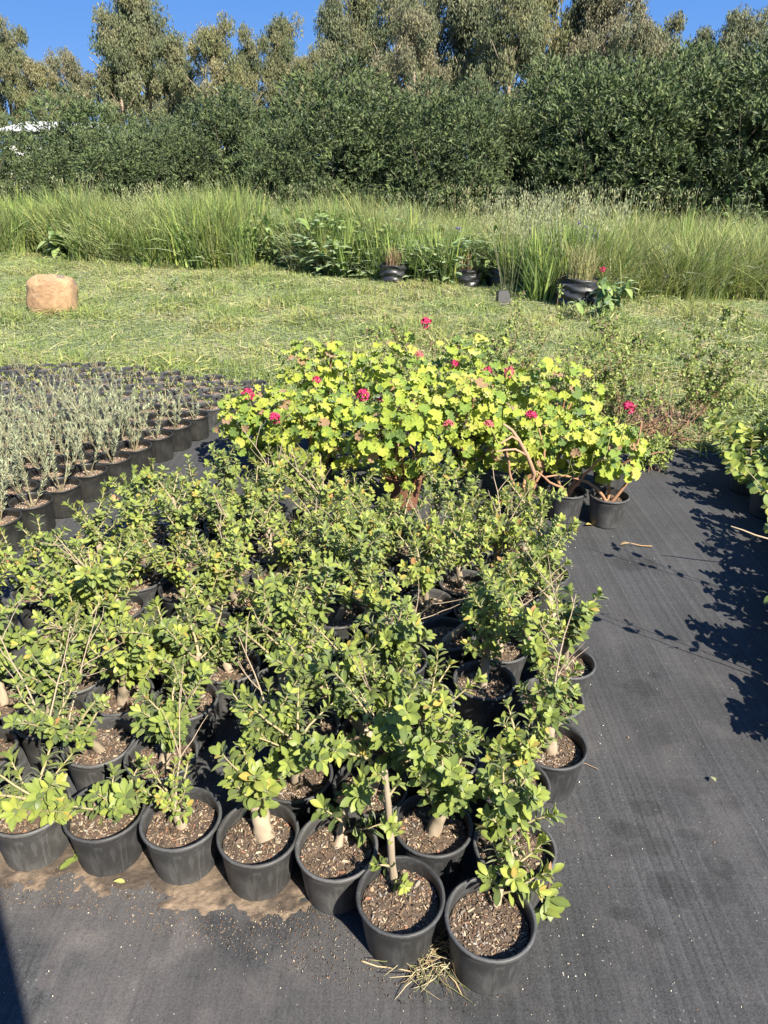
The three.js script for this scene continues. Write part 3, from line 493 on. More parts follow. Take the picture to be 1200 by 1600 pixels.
{
  const r = rng(21), sets = [[], [], [], [], [], [], []];
  const FREE = [[614, 448, .34], [664, 446, .4], [786, 455, .34], [730, 452, .4], [902, 482, .5], [745, 446, .5], [430, 418, .5], [95, 404, .6], [955, 484, .4], [62, 397, .4]].map(([x, y, q]) => { const p = at(x, y); return [p.x, p.z, q]; });
  const put = (x, z, front) => {
    if (FREE.some(([a, b, q]) => Math.abs(a - x) < q * 0.8 && z > b - q * 0.45)) return;
    const n = fbm(x * 0.55 + 7, z * 0.55, 3), h = (x < 0.5 ? 1.0 : 0.86) * (0.42 + 0.62 * n + 0.62 * noise(x * 1.9, z * 1.9)) * (front ? 0.45 + 0.5 * r() : 0.8 + 0.35 * r());
    const left = x < -2.2, t = noise(x * 1.1 + 31, z * 1.1) + (r() - 0.5) * 0.3, k = r() < 0.08 ? 3 : r() < (left ? 0.16 : 0.02) + (x > -2.4 && x < 1.8 ? 0.22 : 0) ? (x > -2.4 && x < 1.8 ? 6 : 5) : left ? (t < 0.62 ? 0 : 1) : (t < 0.42 ? 1 : t < 0.66 ? 2 : 0);
    sets[k].push([x, -0.03, z, 0.9 + 0.3 * r(), h]);
  };
  for (let k = 0; k < 5200; k++) { const x = -11 + 20 * r(), e = edgeZ(x), d = 1.8 * Math.pow(r(), 1.2); put(x, e - d, d < 0.3); }
  for (let k = 0; k < 5200; k++) { const x = -14 + 28 * r(), e = edgeZ(clamp(x, -10, 9)); put(x, e - 1.5 - 5.0 * r(), false); }
  for (let k = 0; k < 26; k++) { const p = at(880 + (r() - 0.5) * 170, 470), q = V(p.x + (r() - 0.5) * 0.3, 0, -10.0 - 2.2 * r()); sets[4].push([q.x, -0.03, q.z, 1, 0.95 + 0.3 * r()]); }
  for (let k = 0; k < 60; k++) { const x = -9 + 17 * r(); sets[4].push([x, -0.03, edgeZ(x) - 1.4 - 3.5 * r(), 1, 0.9 + 0.35 * r()]); }
  const A = [[0.19, 0.28, 0.05], [0.24, 0.33, 0.06], [0.30, 0.37, 0.08], [0.14, 0.22, 0.045]], B = [[0.27, 0.34, 0.08], [0.33, 0.38, 0.10], [0.38, 0.39, 0.14], [0.19, 0.27, 0.06]], D = [[0.36, 0.32, 0.15], [0.30, 0.28, 0.12], [0.20, 0.24, 0.08]];
  const mk = (name, label, geo, list, s) => scatter(name, label, 'grass', geo, grassMat, list, 0.45, s, 0.5);
  mk('tall_grass', 'thick upright green grass growing along the field edge', bladeTuft(71, 15, 0.14, 1.0, 0.38, 0.011, A, 4), sets[0], 1);
  mk('tall_grass', 'tall yellow-green grass growing along the field edge', bladeTuft(72, 20, 0.17, 1.0, 0.55, 0.0065, B, 4), sets[1], 2);
  mk('tall_grass', 'fine feathery pale grass growing along the field edge', bladeTuft(73, 26, 0.17, 1.0, 0.7, 0.0042, [...B, D[2], D[0]], 4), sets[2], 3);
  mk('dry_grass', 'dry straw-coloured grass between the green stems', bladeTuft(74, 14, 0.1, 0.85, 0.5, 0.004, D, 4), sets[3], 4);
  mk('reed_grass', 'broad arching blades of bright green grass at the field edge', bladeTuft(76, 10, 0.12, 0.95, 0.7, 0.019, [A[1], A[2], [0.30, 0.36, 0.09], A[0]], 5), sets[5], 6);
  const dock = new Geo(), dq = rng(77), dl = leafShape(0.40, 0.45, 0.2, 0.5, 0.03); for (let k = 0; k < 30; k++) { const a = dq() * 6.28, h = dq(); dock.add(dl, frame(V(Math.cos(a) * 0.07, 0.08 + h * 0.62, Math.sin(a) * 0.07), V(Math.cos(a), 0.5 + dq() * 0.5, Math.sin(a)), V(-Math.cos(a) * 0.4, 1, -Math.sin(a) * 0.4), 0.16 + 0.12 * dq()), pick(dq, [[0.13, 0.22, 0.045], [0.19, 0.28, 0.06], [0.09, 0.16, 0.04]])); }
  mk('leafy_weeds', 'dark green broad-leaved weeds mixed into the tall grass', dock.build(), sets[6], 7);
  const oat = new Geo(), q = rng(75), spk = leafShape(0.32, 0.4, 0.3, 0.1);
  for (let k = 0; k < 7; k++) {
    const a = q() * 6.28, pts = path(q, V(Math.cos(a) * 0.05, 0, Math.sin(a) * 0.05), V(Math.cos(a) * 0.22, 1, Math.sin(a) * 0.22), 1.15, 7, 0.1); oat.tube(pts, pts.map(() => 0.0022), 3, [0.30, 0.31, 0.13]);
    for (let s = 0; s < 16; s++) oat.add(spk, frame(pts[4 + Math.floor(q() * 3)].clone().add(V((q() - 0.5) * 0.12, (q() - 0.5) * 0.12, (q() - 0.5) * 0.12)), V(q() - 0.5, -1.3, q() - 0.5), V(q() - 0.5, 0.2, q() - 0.5), 0.035), [0.40, 0.40, 0.21]);
  }
  mk('wild_oats', 'pale nodding wild oats standing above the tall grass', oat.build(), sets[4], 5);
}
// broad-leaved weeds in the tall grass
const WLEAF = leafShape(0.42, 0.45, 0.25, 0.45, 0.03), WT = [[0.13, 0.22, 0.045], [0.18, 0.28, 0.055], [0.085, 0.155, 0.038], [0.25, 0.33, 0.08]];
function weed(label, px, py, h, n, L, seed) {
  const r = rng(seed), t = thing('broad_leaved_weed', label, 'weed', at(px, py + 5), 0, 'broad-leaved weeds at the grass edge'), fo = new Geo(), st = new Geo(), stems = [];
  for (let k = 0; k < 6; k++) { const a = k * 1.05 + r(), pts = path(r, V((r() - 0.5) * 0.16, -0.02, (r() - 0.5) * 0.12), V(Math.cos(a) * 0.6, 1, Math.sin(a) * 0.6), h * (0.7 + 0.4 * r()), 6, 0.2); stems.push(pts); st.tube(pts, pts.map((_, q) => 0.006 - 0.0008 * q), 5, [0.16, 0.20, 0.07]); }
  mesh('stems', st.build(), stemMat, t);
  for (let k = 0; k < n; k++) { const pts = pick(r, stems), f = r() * 4.99, i = Math.floor(f), d = rdir(r, 0.25); fo.add(WLEAF, frame(pts[i].clone().lerp(pts[i + 1], f - i), d, V(d.x * -0.3, 1, d.z * -0.3), L * (0.6 + 0.6 * r())), pick(r, WT)); }
  tag(mesh('foliage', fo.build(), foliageMat, t), null, null, null, 'stuff');
}
weed('dark green broad-leaved weed standing between the two small grow bags', 668, 425, 0.62, 70, 0.20, 1);
weed('bushy broad-leaved weed in front of the row of black bags', 745, 440, 0.85, 120, 0.16, 2);
weed('broad-leaved weed clump in the grass edge behind the mown field', 430, 412, 0.95, 130, 0.19, 3);
weed('pale large-leaved weed low in the grass above the boulder', 95, 398, 0.55, 60, 0.30, 4);
weed('leafy weed spilling beside the large grow bag', 950, 482, 0.50, 110, 0.17, 5);
weed('upright weed with long leaves at the far path-side end of the grass', 1150, 420, 1.25, 110, 0.14, 6);
weed('small weed standing alone on the mown grass before the tall grass', 278, 447, 0.26, 26, 0.10, 7);
weed('low spreading weed in front of the large grow bag', 925, 492, 0.28, 60, 0.14, 8);
// small tufts of purple vetch flowers above the grass
{ const r = rng(91), g = new Geo(); for (const [px, py, z] of [[925, 365, -10.6], [930, 372, -10.7], [1040, 385, -10.9], [1095, 390, -11], [910, 350, -10.8], [715, 358, -11.6]]) for (let k = 0; k < 14; k++) { const p = atDepth(px + (r() - 0.5) * 14, py + (r() - 0.5) * 14, z); g.add(petalT, frame(p, rdir(r), rdir(r), 0.028), [0.16, 0.10, 0.40]); } tag(mesh('vetch_flowers', g.build(), dullFoliage), 'scattered purple vetch flowers among the tall grass', 'flowers', null, 'stuff'); }

// ------------------------------------------------------------------ boulder, grow bags, small pot on the field
{
  const g = new THREE.SphereGeometry(1, 64, 44), P = g.attributes.position, r = at(84, 488), t = V(0, 0, 0);
  for (let k = 0; k < P.count; k++) {
    t.fromBufferAttribute(P, k); const e = 0.74, s = (x) => Math.sign(x) * Math.pow(Math.abs(x), e); t.set(s(t.x), s(t.y), s(t.z)); const m = Math.max(Math.abs(t.x), Math.abs(t.y), Math.abs(t.z)); t.multiplyScalar(0.82 / Math.pow(m, 0.3));
    let n = 1 + 0.22 * (noise(t.x * 1.2 + t.z * 1.1 + 4, t.y * 1.3 - t.z) - 0.5) + 0.035 * (fbm(t.x * 7 + t.z * 5, t.y * 7 + t.z * 3, 3) - 0.5);
    if (t.x < -0.25 && t.y > -0.3) n *= 1 - 0.13 * sstep(-0.25, -0.8, t.x) * sstep(-0.3, 0.5, t.y); t.multiplyScalar(n); P.setXYZ(k, t.x * 0.36, t.y * 0.31 + 0.16, t.z * 0.29);
  }
  g.computeVertexNormals();
  const map = texture(512, 256, (u, v) => { const a = fbm(u * 12, v * 8, 5), b = fbm(u * 60, v * 40, 3), d = sstep(0.66, 0.75, fbm(u * 9 + 20, v * 9, 4)); return [lerp(0.36 + 0.28 * (a - 0.5) + 0.25 * (b - 0.5), 0.2, d), lerp(0.23 + 0.2 * (a - 0.5) + 0.16 * (b - 0.5), 0.15, d), lerp(0.125 + 0.1 * (a - 0.5) + 0.1 * (b - 0.5), 0.11, d)]; });
  const m = mesh('boulder', g, new THREE.MeshStandardMaterial({ map, roughness: 0.95, bumpMap: map, bumpScale: 0.014 })); m.position.copy(r); m.rotation.y = 0.15; tag(m, 'squarish tan sandstone boulder sitting on the mown grass', 'boulder');
}
const bagMat = new THREE.MeshPhysicalMaterial({ color: new THREE.Color().setRGB(0.026, 0.028, 0.032), roughness: 0.42 });
function growBag(label, px, py, R, H, seed, dead, extra) {
  const r = rng(seed), t = thing('grow_bag', label, 'grow bag', at(px, py), 0, 'black plastic grow bags at the grass edge'), prof = [[0.001, 0], [0.9, 0], [0.98, 0.03], [1.02, 0.2], [1.0, 0.4], [1.03, 0.6], [1.0, 0.8], [1.0, 0.97], [1.0, 1], [0.96, 1], [0.95, 0.9]];
  const g = new THREE.LatheGeometry(prof.flatMap(([a, b], q) => q && prof[q][1] - prof[q - 1][1] > 0.1 ? [0.25, 0.5, 0.75].map((f) => new THREE.Vector2(lerp(prof[q - 1][0], a, f) * R, lerp(prof[q - 1][1], b, f) * H)).concat(new THREE.Vector2(a * R, b * H)) : [new THREE.Vector2(a * R, b * H)]), 64), P = g.attributes.position;
  for (let k = 0; k < P.count; k++) { const x = P.getX(k), y = P.getY(k), z = P.getZ(k), a = Math.atan2(z, x), n = 1 + 0.20 * (fbm(a * 1.5 + seed * 7, y * 26, 3) - 0.5) + 0.05 * Math.sin(y * 60 + 2 * Math.sin(a * 2 + seed)); P.setXYZ(k, x * n, y * (1 + 0.12 * (noise(a * 2 + 9, seed) - 0.5)), z * n); }
  g.computeVertexNormals(); mesh('bag', g, bagMat, t);
  tag(mesh('potting_soil', soilGeo(seed + 90, R * 0.97, H * 0.88, 160), soilMat, t), null, null, null, 'stuff');
  if (dead) { const d = mesh('dead_grass', bladeTuft(seed + 7, dead, R * 0.6, extra?.h ?? 0.34, 0.5, 0.004, extra?.cols ?? [[0.33, 0.22, 0.13], [0.28, 0.17, 0.10], [0.38, 0.29, 0.16]], 3), dullFoliage, t); d.position.y = H * 0.86; tag(d, null, null, null, 'stuff'); }
  return t;
}
growBag('small black grow bag holding a tuft of dead brown grass', 614, 441, 0.20, 0.27, 1, 90);
growBag('small black grow bag half hidden under a dark broad-leaved weed', 664, 440, 0.17, 0.22, 2, 0);
growBag('black grow bag in the shade of the bushy weed, beside the square pot', 786, 448, 0.20, 0.26, 3, 30);
growBag('black grow bag behind the bushy weed in the middle of its row', 730, 446, 0.18, 0.24, 4, 30);
growBag('black plastic hidden low in the grass above the boulder', 62, 392, 0.26, 0.22, 6, 0);
const big = growBag('large wrinkled black grow bag with yellow grass and a red flower', 902, 476, 0.29, 0.34, 5, 260, { h: 0.55, cols: [[0.34, 0.33, 0.13], [0.40, 0.34, 0.17], [0.24, 0.28, 0.09]] });
{ const f = mesh('flower_head', UMB[1], petalMat, big); f.position.set(0.24, 0.46, 0.12); f.scale.setScalar(1.15); }
{ // small square nursery pot lying upside down
  const pr = [[0.0, 0.19], [0.085, 0.19], [0.09, 0.185], [0.122, 0.035], [0.132, 0.034], [0.134, 0], [0.124, 0], [0.085, 0.17]].map(([a, b]) => new THREE.Vector2(a, b)), g = new THREE.LatheGeometry(pr, 4).toNonIndexed(); g.computeVertexNormals();
  const t = thing('square_pot', 'small square black pot lying upside down on the mown grass', 'plant pot', at(786, 478), 0.9); mesh('pot', g, new THREE.MeshStandardMaterial({ color: new THREE.Color().setRGB(0.035, 0.035, 0.037), roughness: 0.55, flatShading: true }), t).rotation.x = -0.15;
  mesh('base_ring', new THREE.TorusGeometry(0.05, 0.005, 6, 16).rotateX(Math.PI / 2).translate(0, 0.192, 0), potMat, t).rotation.x = -0.15;
}

// ------------------------------------------------------------------ straggly half-dry shrubs behind the geraniums
const TINY = leafShape(0.5, 0.6, 0.2, 0.2);
function straggly(label, pos, seed, h, spread, n, green, brown) {
  const r = rng(seed), t = thing('straggly_shrub', label, 'shrub', pos, 0, 'straggly half-dry shrubs behind the geraniums'), fo = new Geo(), tips = [];
  for (let k = 0; k < n; k++) {
    const a = r() * 6.28, g = new Geo(), s = spread * (0.4 + r()), pts = path(r, V((r() - 0.5) * 0.08, 0, (r() - 0.5) * 0.08), V(Math.cos(a) * s, 0.9, Math.sin(a) * s), h * (0.7 + 0.6 * r()), 8, 0.35);
    g.tube(pts, pts.map((_, q) => 0.0045 * (1 - 0.1 * q)), 5, [0.24, 0.135, 0.085]);
    for (let q = 0; q < 7; q++) { const b = path(r, pts[2 + Math.floor(r() * 6)], rdir(r, 0.4), h * (0.15 + 0.25 * r()), 5, 0.4); g.tube(b, b.map((_, w) => 0.0022 * (1 - 0.15 * w)), 4, [0.30, 0.185, 0.12]); tips.push(...b.slice(1)); }
    mesh('branch', g.build(), bark, t); tips.push(...pts.slice(4));
  }
  for (let k = 0; k < green * 2; k++) { const p = pick(r, tips); for (let q = 0; q < 4; q++) fo.add(TINY, frame(p.clone().add(V((r() - 0.5) * 0.03, (r() - 0.5) * 0.03, (r() - 0.5) * 0.03)), rdir(r, 0.2), rdir(r, 0.8), 0.016 + 0.018 * r()), r() < brown ? [0.24, 0.16, 0.09] : pick(r, [[0.22, 0.29, 0.05], [0.30, 0.36, 0.07], [0.15, 0.21, 0.04]])); }
  tag(mesh('foliage', fo.build(), foliageMat, t), null, null, null, 'stuff');
}
straggly('straggly green-leaved shrub behind the middle geraniums, under the tallest red flower', at(625, 640), 1, 0.50, 0.5, 8, 420, 0.15);
straggly('airy shrub with thin yellow-green tops standing right of the tallest red flower', at(785, 640), 2, 0.62, 0.45, 9, 420, 0.1);
straggly('half-dry shrub with a brown core and upright green tufts behind the path end', at(960, 690), 3, 0.62, 0.5, 11, 500, 0.12);
straggly('leafy straggly shrub leaning over the mown grass beyond the path end', at(1075, 665), 4, 0.55, 0.5, 9, 480, 0.1);
straggly('tangle of bare brown twigs lying between the geraniums and the path end', at(870, 650), 5, 0.48, 0.9, 12, 120, 0.5);
straggly('low mound of dead brown twigs at the path end', at(1035, 690), 6, 0.34, 1.6, 30, 60, 0.7);
straggly('sprawl of reddish-brown dry branches behind the corner geraniums', at(950, 680), 8, 0.40, 1.9, 26, 50, 0.6);
straggly('small green sprig on the weed mat beside the corner geranium', at(1018, 735), 7, 0.15, 0.6, 5, 160, 0.02);

// ------------------------------------------------------------------ bushes, trees and the white building behind
const LANC = { p: [0, 0, 0, 0.45, 0.02, -0.16, 0.45, 0.02, 0.16, 1, -0.05, 0], i: [0, 2, 1, 1, 2, 3], c: [1, 0.95, 1.05, 1] };
function bushGeo(seed, n, cols) {                                          // unit crown: height 1, radius about 0.42, leaves gathered in sprays on rounded lobes
  const r = rng(seed), g = new Geo();
  const lobes = []; for (let k = 0; k < 26; k++) { const y = (k + r()) / 26, w = 0.34 * Math.sqrt(1 - 0.8 * y * y) * (0.5 + 0.5 * Math.sqrt(r())); lobes.push([Math.cos(k * 2.4) * w, 0.04 + 0.80 * y, Math.sin(k * 2.4) * w, 0.09 + 0.09 * r(), 0.85 + 0.3 * r()]); }
  for (let k = 0; k < n; k++) {
    const L = pick(r, lobes), d = rdir(r, 0.15), q = L[3] * (0.8 + 0.3 * r()), p = V(L[0] + d.x * q, L[1] + d.y * q, L[2] + d.z * q); if (p.y < 0.01) continue;
    const ax = d.clone().add(V(0, 0.75, 0)).add(rdir(r).multiplyScalar(0.6)).normalize(), c = pick(r, cols), sp = 0.02 + 0.03 * r(), nl = 5;
    for (let l = 0; l < nl; l++) { const ld = ax.clone().add(rdir(r).multiplyScalar(0.7)).normalize(), v = (0.65 + 0.6 * r()) * L[4]; g.add(LANC, frame(p.clone().addScaledVector(ax, sp * l / nl), ld, rdir(r, 0.6), 0.020 + 0.014 * r()), [c[0] * v, c[1] * v, c[2] * v]); }
  }
  return g.build();
}
const BUSHC = [[0.066, 0.108, 0.030], [0.085, 0.130, 0.036], [0.048, 0.082, 0.025], [0.135, 0.18, 0.055], [0.115, 0.145, 0.055]];
const bushTrunk = (() => { const r = rng(3), g = new Geo(); for (let k = 0; k < 5; k++) { const a = k * 1.3, pts = path(r, V(Math.cos(a) * 0.03, 0, Math.sin(a) * 0.03), V(Math.cos(a) * 0.35, 1, Math.sin(a) * 0.35), 0.75, 6, 0.25); g.tube(pts, pts.map((_, q) => 0.007 - 0.0011 * q), 5, [0.10, 0.08, 0.06]); } return g.build(); })();
const bushGeos = [1, 2, 3, 4, 5].map((s) => bushGeo(s, 5600, BUSHC));
{
  const r = rng(14), bushes = [[-70, 140], [8, 158], [140, 160], [185, 152], [270, 158], [355, 150], [440, 152], [525, 122], [610, 108], [700, 118], [785, 140], [870, 120], [950, 112], [1030, 100], [1105, 80], [1180, 62], [1270, 70]];
  const protoB = [];
  bushes.forEach(([px, top], k) => {
    const z = -17.2 - 0.9 * ((k * 7) % 3) + (px > 1000 ? 0.8 : 0), p = atDepth(px, 300, z), h = atDepth(px, top, z).y, w = 0.95 + 0.3 * r(), label = `dense dark green bush behind the tall grass, ${ORD[k + 1]} along the hedge from the boulder end`;
    const v = k % 5, pos = V(p.x, -0.05, z); let t;
    if (protoB[v]) t = copy(protoB[v], pos, r() * 6.28, label);
    else { t = protoB[v] = thing('tall_bush', label, 'bush', pos, r() * 6.28, 'dense green bushes behind the tall grass'); mesh('trunk', bushTrunk, bark, t); tag(mesh('crown', bushGeos[v], treeLeaf, t), null, null, null, 'stuff'); }
    const hs = h * (px > 1000 ? 1.1 : px > 800 ? 1.02 : 0.97) * (0.84 + 0.32 * r()); t.scale.set(hs * w, hs, hs * w);
  });
  { const z = -17.4, p = atDepth(82, 300, z), h = atDepth(82, 232, z).y, t = copy(protoB[2], V(p.x, -0.05, z), 2.2, 'low bush below the white building, beside the hedge gap above the boulder'); t.scale.set(h * 1.25, h, h * 1.25); }
  // a second rank that closes the gaps
  for (let k = 0; k < 13; k++) {
    const z = -20.4 - 0.6 * (k % 2), px = -100 + k * 118; if (k === 1) continue;
    const p = atDepth(px, 300, z), t = copy(protoB[(k * 3) % 5], V(p.x, -0.05, z), r() * 6.28, `darker bush filling the gap in the second rank, ${ORD[k + 1]} from the boulder end`), s = atDepth(px, px > 450 ? 160 : 180, z).y * (0.9 + 0.28 * r()); t.scale.set(s * 1.15, s, s * 1.15);
  }
}
// eucalyptus trees: bare limbs with hanging clumps of narrow leaves
function eucalypt(seed, cols, slim) {
  const r = rng(seed), wood = new Geo(), g = new Geo(), tp = path(r, V(0, 0, 0), V((r() - 0.5) * 0.1, 1, (r() - 0.5) * 0.1), 0.93, 9, 0.14); wood.tube(tp, tp.map((_, k) => 0.017 * (1.1 - 0.11 * k)), 7, [0.30, 0.24, 0.18]);
  const clump = (c, R, n, col) => {
    for (let k = 0; k < n; k++) {
      const d = rdir(r), q = R * Math.pow(r(), 0.45), p = V(c.x + d.x * q, c.y + d.y * q * 1.1, c.z + d.z * q), v0 = 0.75 + 0.5 * r();
      for (let l = 0; l < 5; l++) { const ld = V((r() - 0.5) * 0.9, -0.9 + r() * 0.5, (r() - 0.5) * 0.9).normalize(), v = v0 * (0.8 + 0.4 * r()); g.add(LANC, frame(p.clone().add(V((r() - 0.5) * 0.02, (r() - 0.5) * 0.03, (r() - 0.5) * 0.02)), ld, rdir(r, 0.2), 0.013 + 0.009 * r()), [col[0] * v, col[1] * v, col[2] * v]); }
    }
  };
  for (let k = 0; k < 24; k++) {
    const s = 0.24 + 0.74 * k / 24, f = Math.min(7.99, s * 8), i = Math.floor(f), p = tp[i].clone().lerp(tp[i + 1], f - i), a = k * 2.4 + r() * 0.8, len = slim * (0.30 - 0.20 * (s - 0.28) / 0.72) * (0.6 + 0.6 * r()), b = path(r, p, V(Math.cos(a), 1.25, Math.sin(a)), len * 1.2, 6, 0.25);
    wood.tube(b, b.map((_, q) => 0.0065 * (1 - 0.14 * q)), 5, [0.30, 0.24, 0.18]);
    for (let q = 0; q < 3; q++) clump(b[3 + Math.floor(r() * 3)].clone().add(rdir(r).multiplyScalar(0.03)), 0.040 + 0.032 * r(), 70, pick(r, cols));
  }
  clump(tp[8], 0.04, 60, cols[0]);
  return { wood: wood.build(), crown: g.build() };
}
const EC = [[[0.145, 0.16, 0.07], [0.185, 0.185, 0.085], [0.105, 0.13, 0.055]], [[0.19, 0.18, 0.10], [0.225, 0.20, 0.115], [0.145, 0.16, 0.085]], [[0.115, 0.14, 0.07], [0.14, 0.16, 0.08], [0.17, 0.175, 0.09]], [[0.19, 0.19, 0.075], [0.14, 0.155, 0.065], [0.23, 0.21, 0.10]]];
const euc = [[1, 0, 1.0], [2, 1, 1.15], [3, 2, 0.8], [4, 3, 1.0], [5, 0, 0.75], [6, 2, 1.2]].map(([s, c, w]) => eucalypt(80 + s, EC[c], w));
{
  const r = rng(33), protoE = [];
  const row = [[-30, 55, -34, 1], [30, 45, -37, 0], [85, 95, -36, 3], [130, 92, -39, 1], [195, 0, -38, 0], [243, 8, -40, 5], [288, 58, -37, 4], [348, 45, -36, 3], [385, 62, -39, 0], [443, 32, -40, 4], [480, 90, -38, 3], [522, 2, -46, 2], [572, -8, -48, 4], [612, -30, -42, 0], [645, 30, -36, 1], [690, -20, -44, 5], [735, -60, -43, 2], [782, -40, -38, 0], [830, -50, -41, 3], [880, -25, -42, 0], [925, -5, -40, 1], [965, 42, -37, 1], [1012, 36, -39, 0], [1060, 55, -37, 2], [1105, 30, -36, 2], [1150, 45, -37, 5], [1200, 55, -35, 2], [1250, 60, -36, 0]];
  const kindOf = ['olive', 'tan-tipped', 'slender dark green', 'yellow-olive', 'slender olive', 'broad blue-green'];
  row.forEach(([px, top, z, v], k) => {
    const p = atDepth(px, 280, z), h = atDepth(px, top, z).y, label = `${kindOf[v]} eucalyptus behind the bushes, ${k < 20 ? ORD[k + 1] : ORD[row.length - k] + ' from the path end'} ${k < 20 ? 'from the boulder end' : ''} of the skyline`.replace('  ', ' ').replace(' end of', ' end of').trim();
    let t; if (protoE[v]) t = copy(protoE[v], V(p.x, -0.1, z), r() * 6.28, label);
    else { t = protoE[v] = thing('eucalyptus_tree', label, 'tree', V(p.x, -0.1, z), r() * 6.28, 'eucalyptus trees on the skyline'); mesh('trunk', euc[v].wood, bark, t); tag(mesh('crown', euc[v].crown, treeLeaf, t), null, null, null, 'stuff'); }
    const wd = 0.78 + 0.3 * r(); t.scale.set(h * wd, h * 1.06, h * wd);
  });
}
{ // white building glimpsed through the bushes
  const z = -24, a = atDepth(12, 240, z), b = atDepth(128, 240, z), y1 = atDepth(60, 205, z).y, w = b.x - a.x, t = thing('white_building', 'white building with horizontal siding glimpsed through the bushes', 'building', V((a.x + b.x) / 2, 0, z));
  const white = new THREE.MeshStandardMaterial({ color: new THREE.Color().setRGB(0.78, 0.78, 0.77), roughness: 0.7 });
  mesh('wall', new THREE.BoxGeometry(w, y1 - 0.02, 4).translate(0, (y1 - 0.02) / 2, -2.06), new THREE.MeshStandardMaterial({ color: new THREE.Color().setRGB(0.45, 0.46, 0.48), roughness: 0.8 }), t);
  const board = new THREE.BoxGeometry(w + 0.02, 0.13, 0.05); for (let y = 0.1; y < y1 - 0.1; y += 0.16) { const m = mesh('siding_board', board, white, t); m.position.set(0, y + 0.05, -0.02); }
  const s = new THREE.Shape([[-2.4, 0], [2.4, 0], [0, 0.35]].map(([x, y]) => new THREE.Vector2(x, y))); mesh('roof', new THREE.ExtrudeGeometry(s, { depth: w + 0.4, bevelEnabled: false }).rotateY(Math.PI / 2).translate(-w / 2 - 0.2, y1 - 0.015, -2.06), new THREE.MeshStandardMaterial({ color: new THREE.Color().setRGB(0.6, 0.6, 0.6), roughness: 0.6 }), t);
}

// ------------------------------------------------------------------ spilled soil and litter round the front pots
{
  const g = new Geo(), n = 260, x0 = -1.05, x1 = 0.22, z0 = -1.5, z1 = -1.0;
  const line = (x) => lerp(-1.235, -0.985, clamp((x + 0.75) / 0.95, 0, 1));                 // foot of the front row
  for (let j = 0; j <= n; j++) for (let i = 0; i <= n; i++) {
    const x = lerp(x0, x1, i / n), z = lerp(z0, z1, j / n), d = z - line(x), amt = lerp(0.014, -0.10, clamp((x + 0.42) / 0.30, 0, 1)), f = fbm(x * 14, z * 14, 4), q = fbm(x * 70, z * 70, 3), e = (amt - d) * 0.14 + (f - 0.5) * 0.016 + (fbm(x * 45, z * 45, 3) - 0.5) * 0.012;
    g.p.push(x, Math.min(0.008, e) - 0.002 + (q - 0.5) * 0.005, z); const v = 0.45 + 0.6 * q + 0.5 * hash(i, j), m = sstep(0.35, 0.6, fbm(x * 16 + 5, z * 16, 4)); g.c.push(lerp(0.165, 0.062, m) * v, lerp(0.122, 0.047, m) * v, lerp(0.086, 0.036, m) * v);
    if (i < n && j < n) { const a = j * (n + 1) + i; g.i.push(a, a + n + 1, a + 1, a + 1, a + n + 1, a + n + 2); }
  }
  tag(mesh('spilled_soil', g.build(), soilMat), 'brown soil washed out round the feet of the front pots', 'soil', null, 'stuff');
  const c = new Geo(), r = rng(4), m = new THREE.Matrix4(), q = new THREE.Quaternion();
  const grit = (x, z, s, col) => { q.setFromEuler(new THREE.Euler(r() * 6, r() * 6, r() * 6)); m.compose(V(x, 0.002 + s * 0.4, z), q, V(s, s * 0.7, s * 0.8)); c.add(chipT, m, col); };
  for (let k = 0; k < 2600; k++) { const x = -1 + 1.3 * r() * (0.6 + 0.4 * r()), d = -0.10 + 0.17 * r(); grit(x, line(x) + d, 0.0012 + 0.002 * r() * r(), pick(r, CHIP)); }
  for (let k = 0; k < 260; k++) { const z = -1.0 - 2.3 * r(), x = 0.40 + 0.16 * (-z - 1) + 0.26 * r() * r(); grit(x, z, 0.001 + 0.0016 * r(), r() < 0.55 ? [0.72, 0.68, 0.6] : pick(r, CHIP)); }
  for (let k = 0; k < 130; k++) grit(0.1 + 1.2 * r(), -0.85 - 3 * r(), 0.001 + 0.0022 * r() * r(), r() < 0.7 ? [0.75, 0.72, 0.66] : [0.42, 0.24, 0.14]);
  for (let k = 0; k < 120; k++) grit(-0.8 + 1.6 * r(), -0.9 - 0.3 * r(), 0.001 + 0.0012 * r(), [0.6, 0.55, 0.45]);
  tag(mesh('grit', c.build(), soilMat), 'pale grit and wood crumbs scattered over the weed mat', 'grit', null, 'stuff');
}
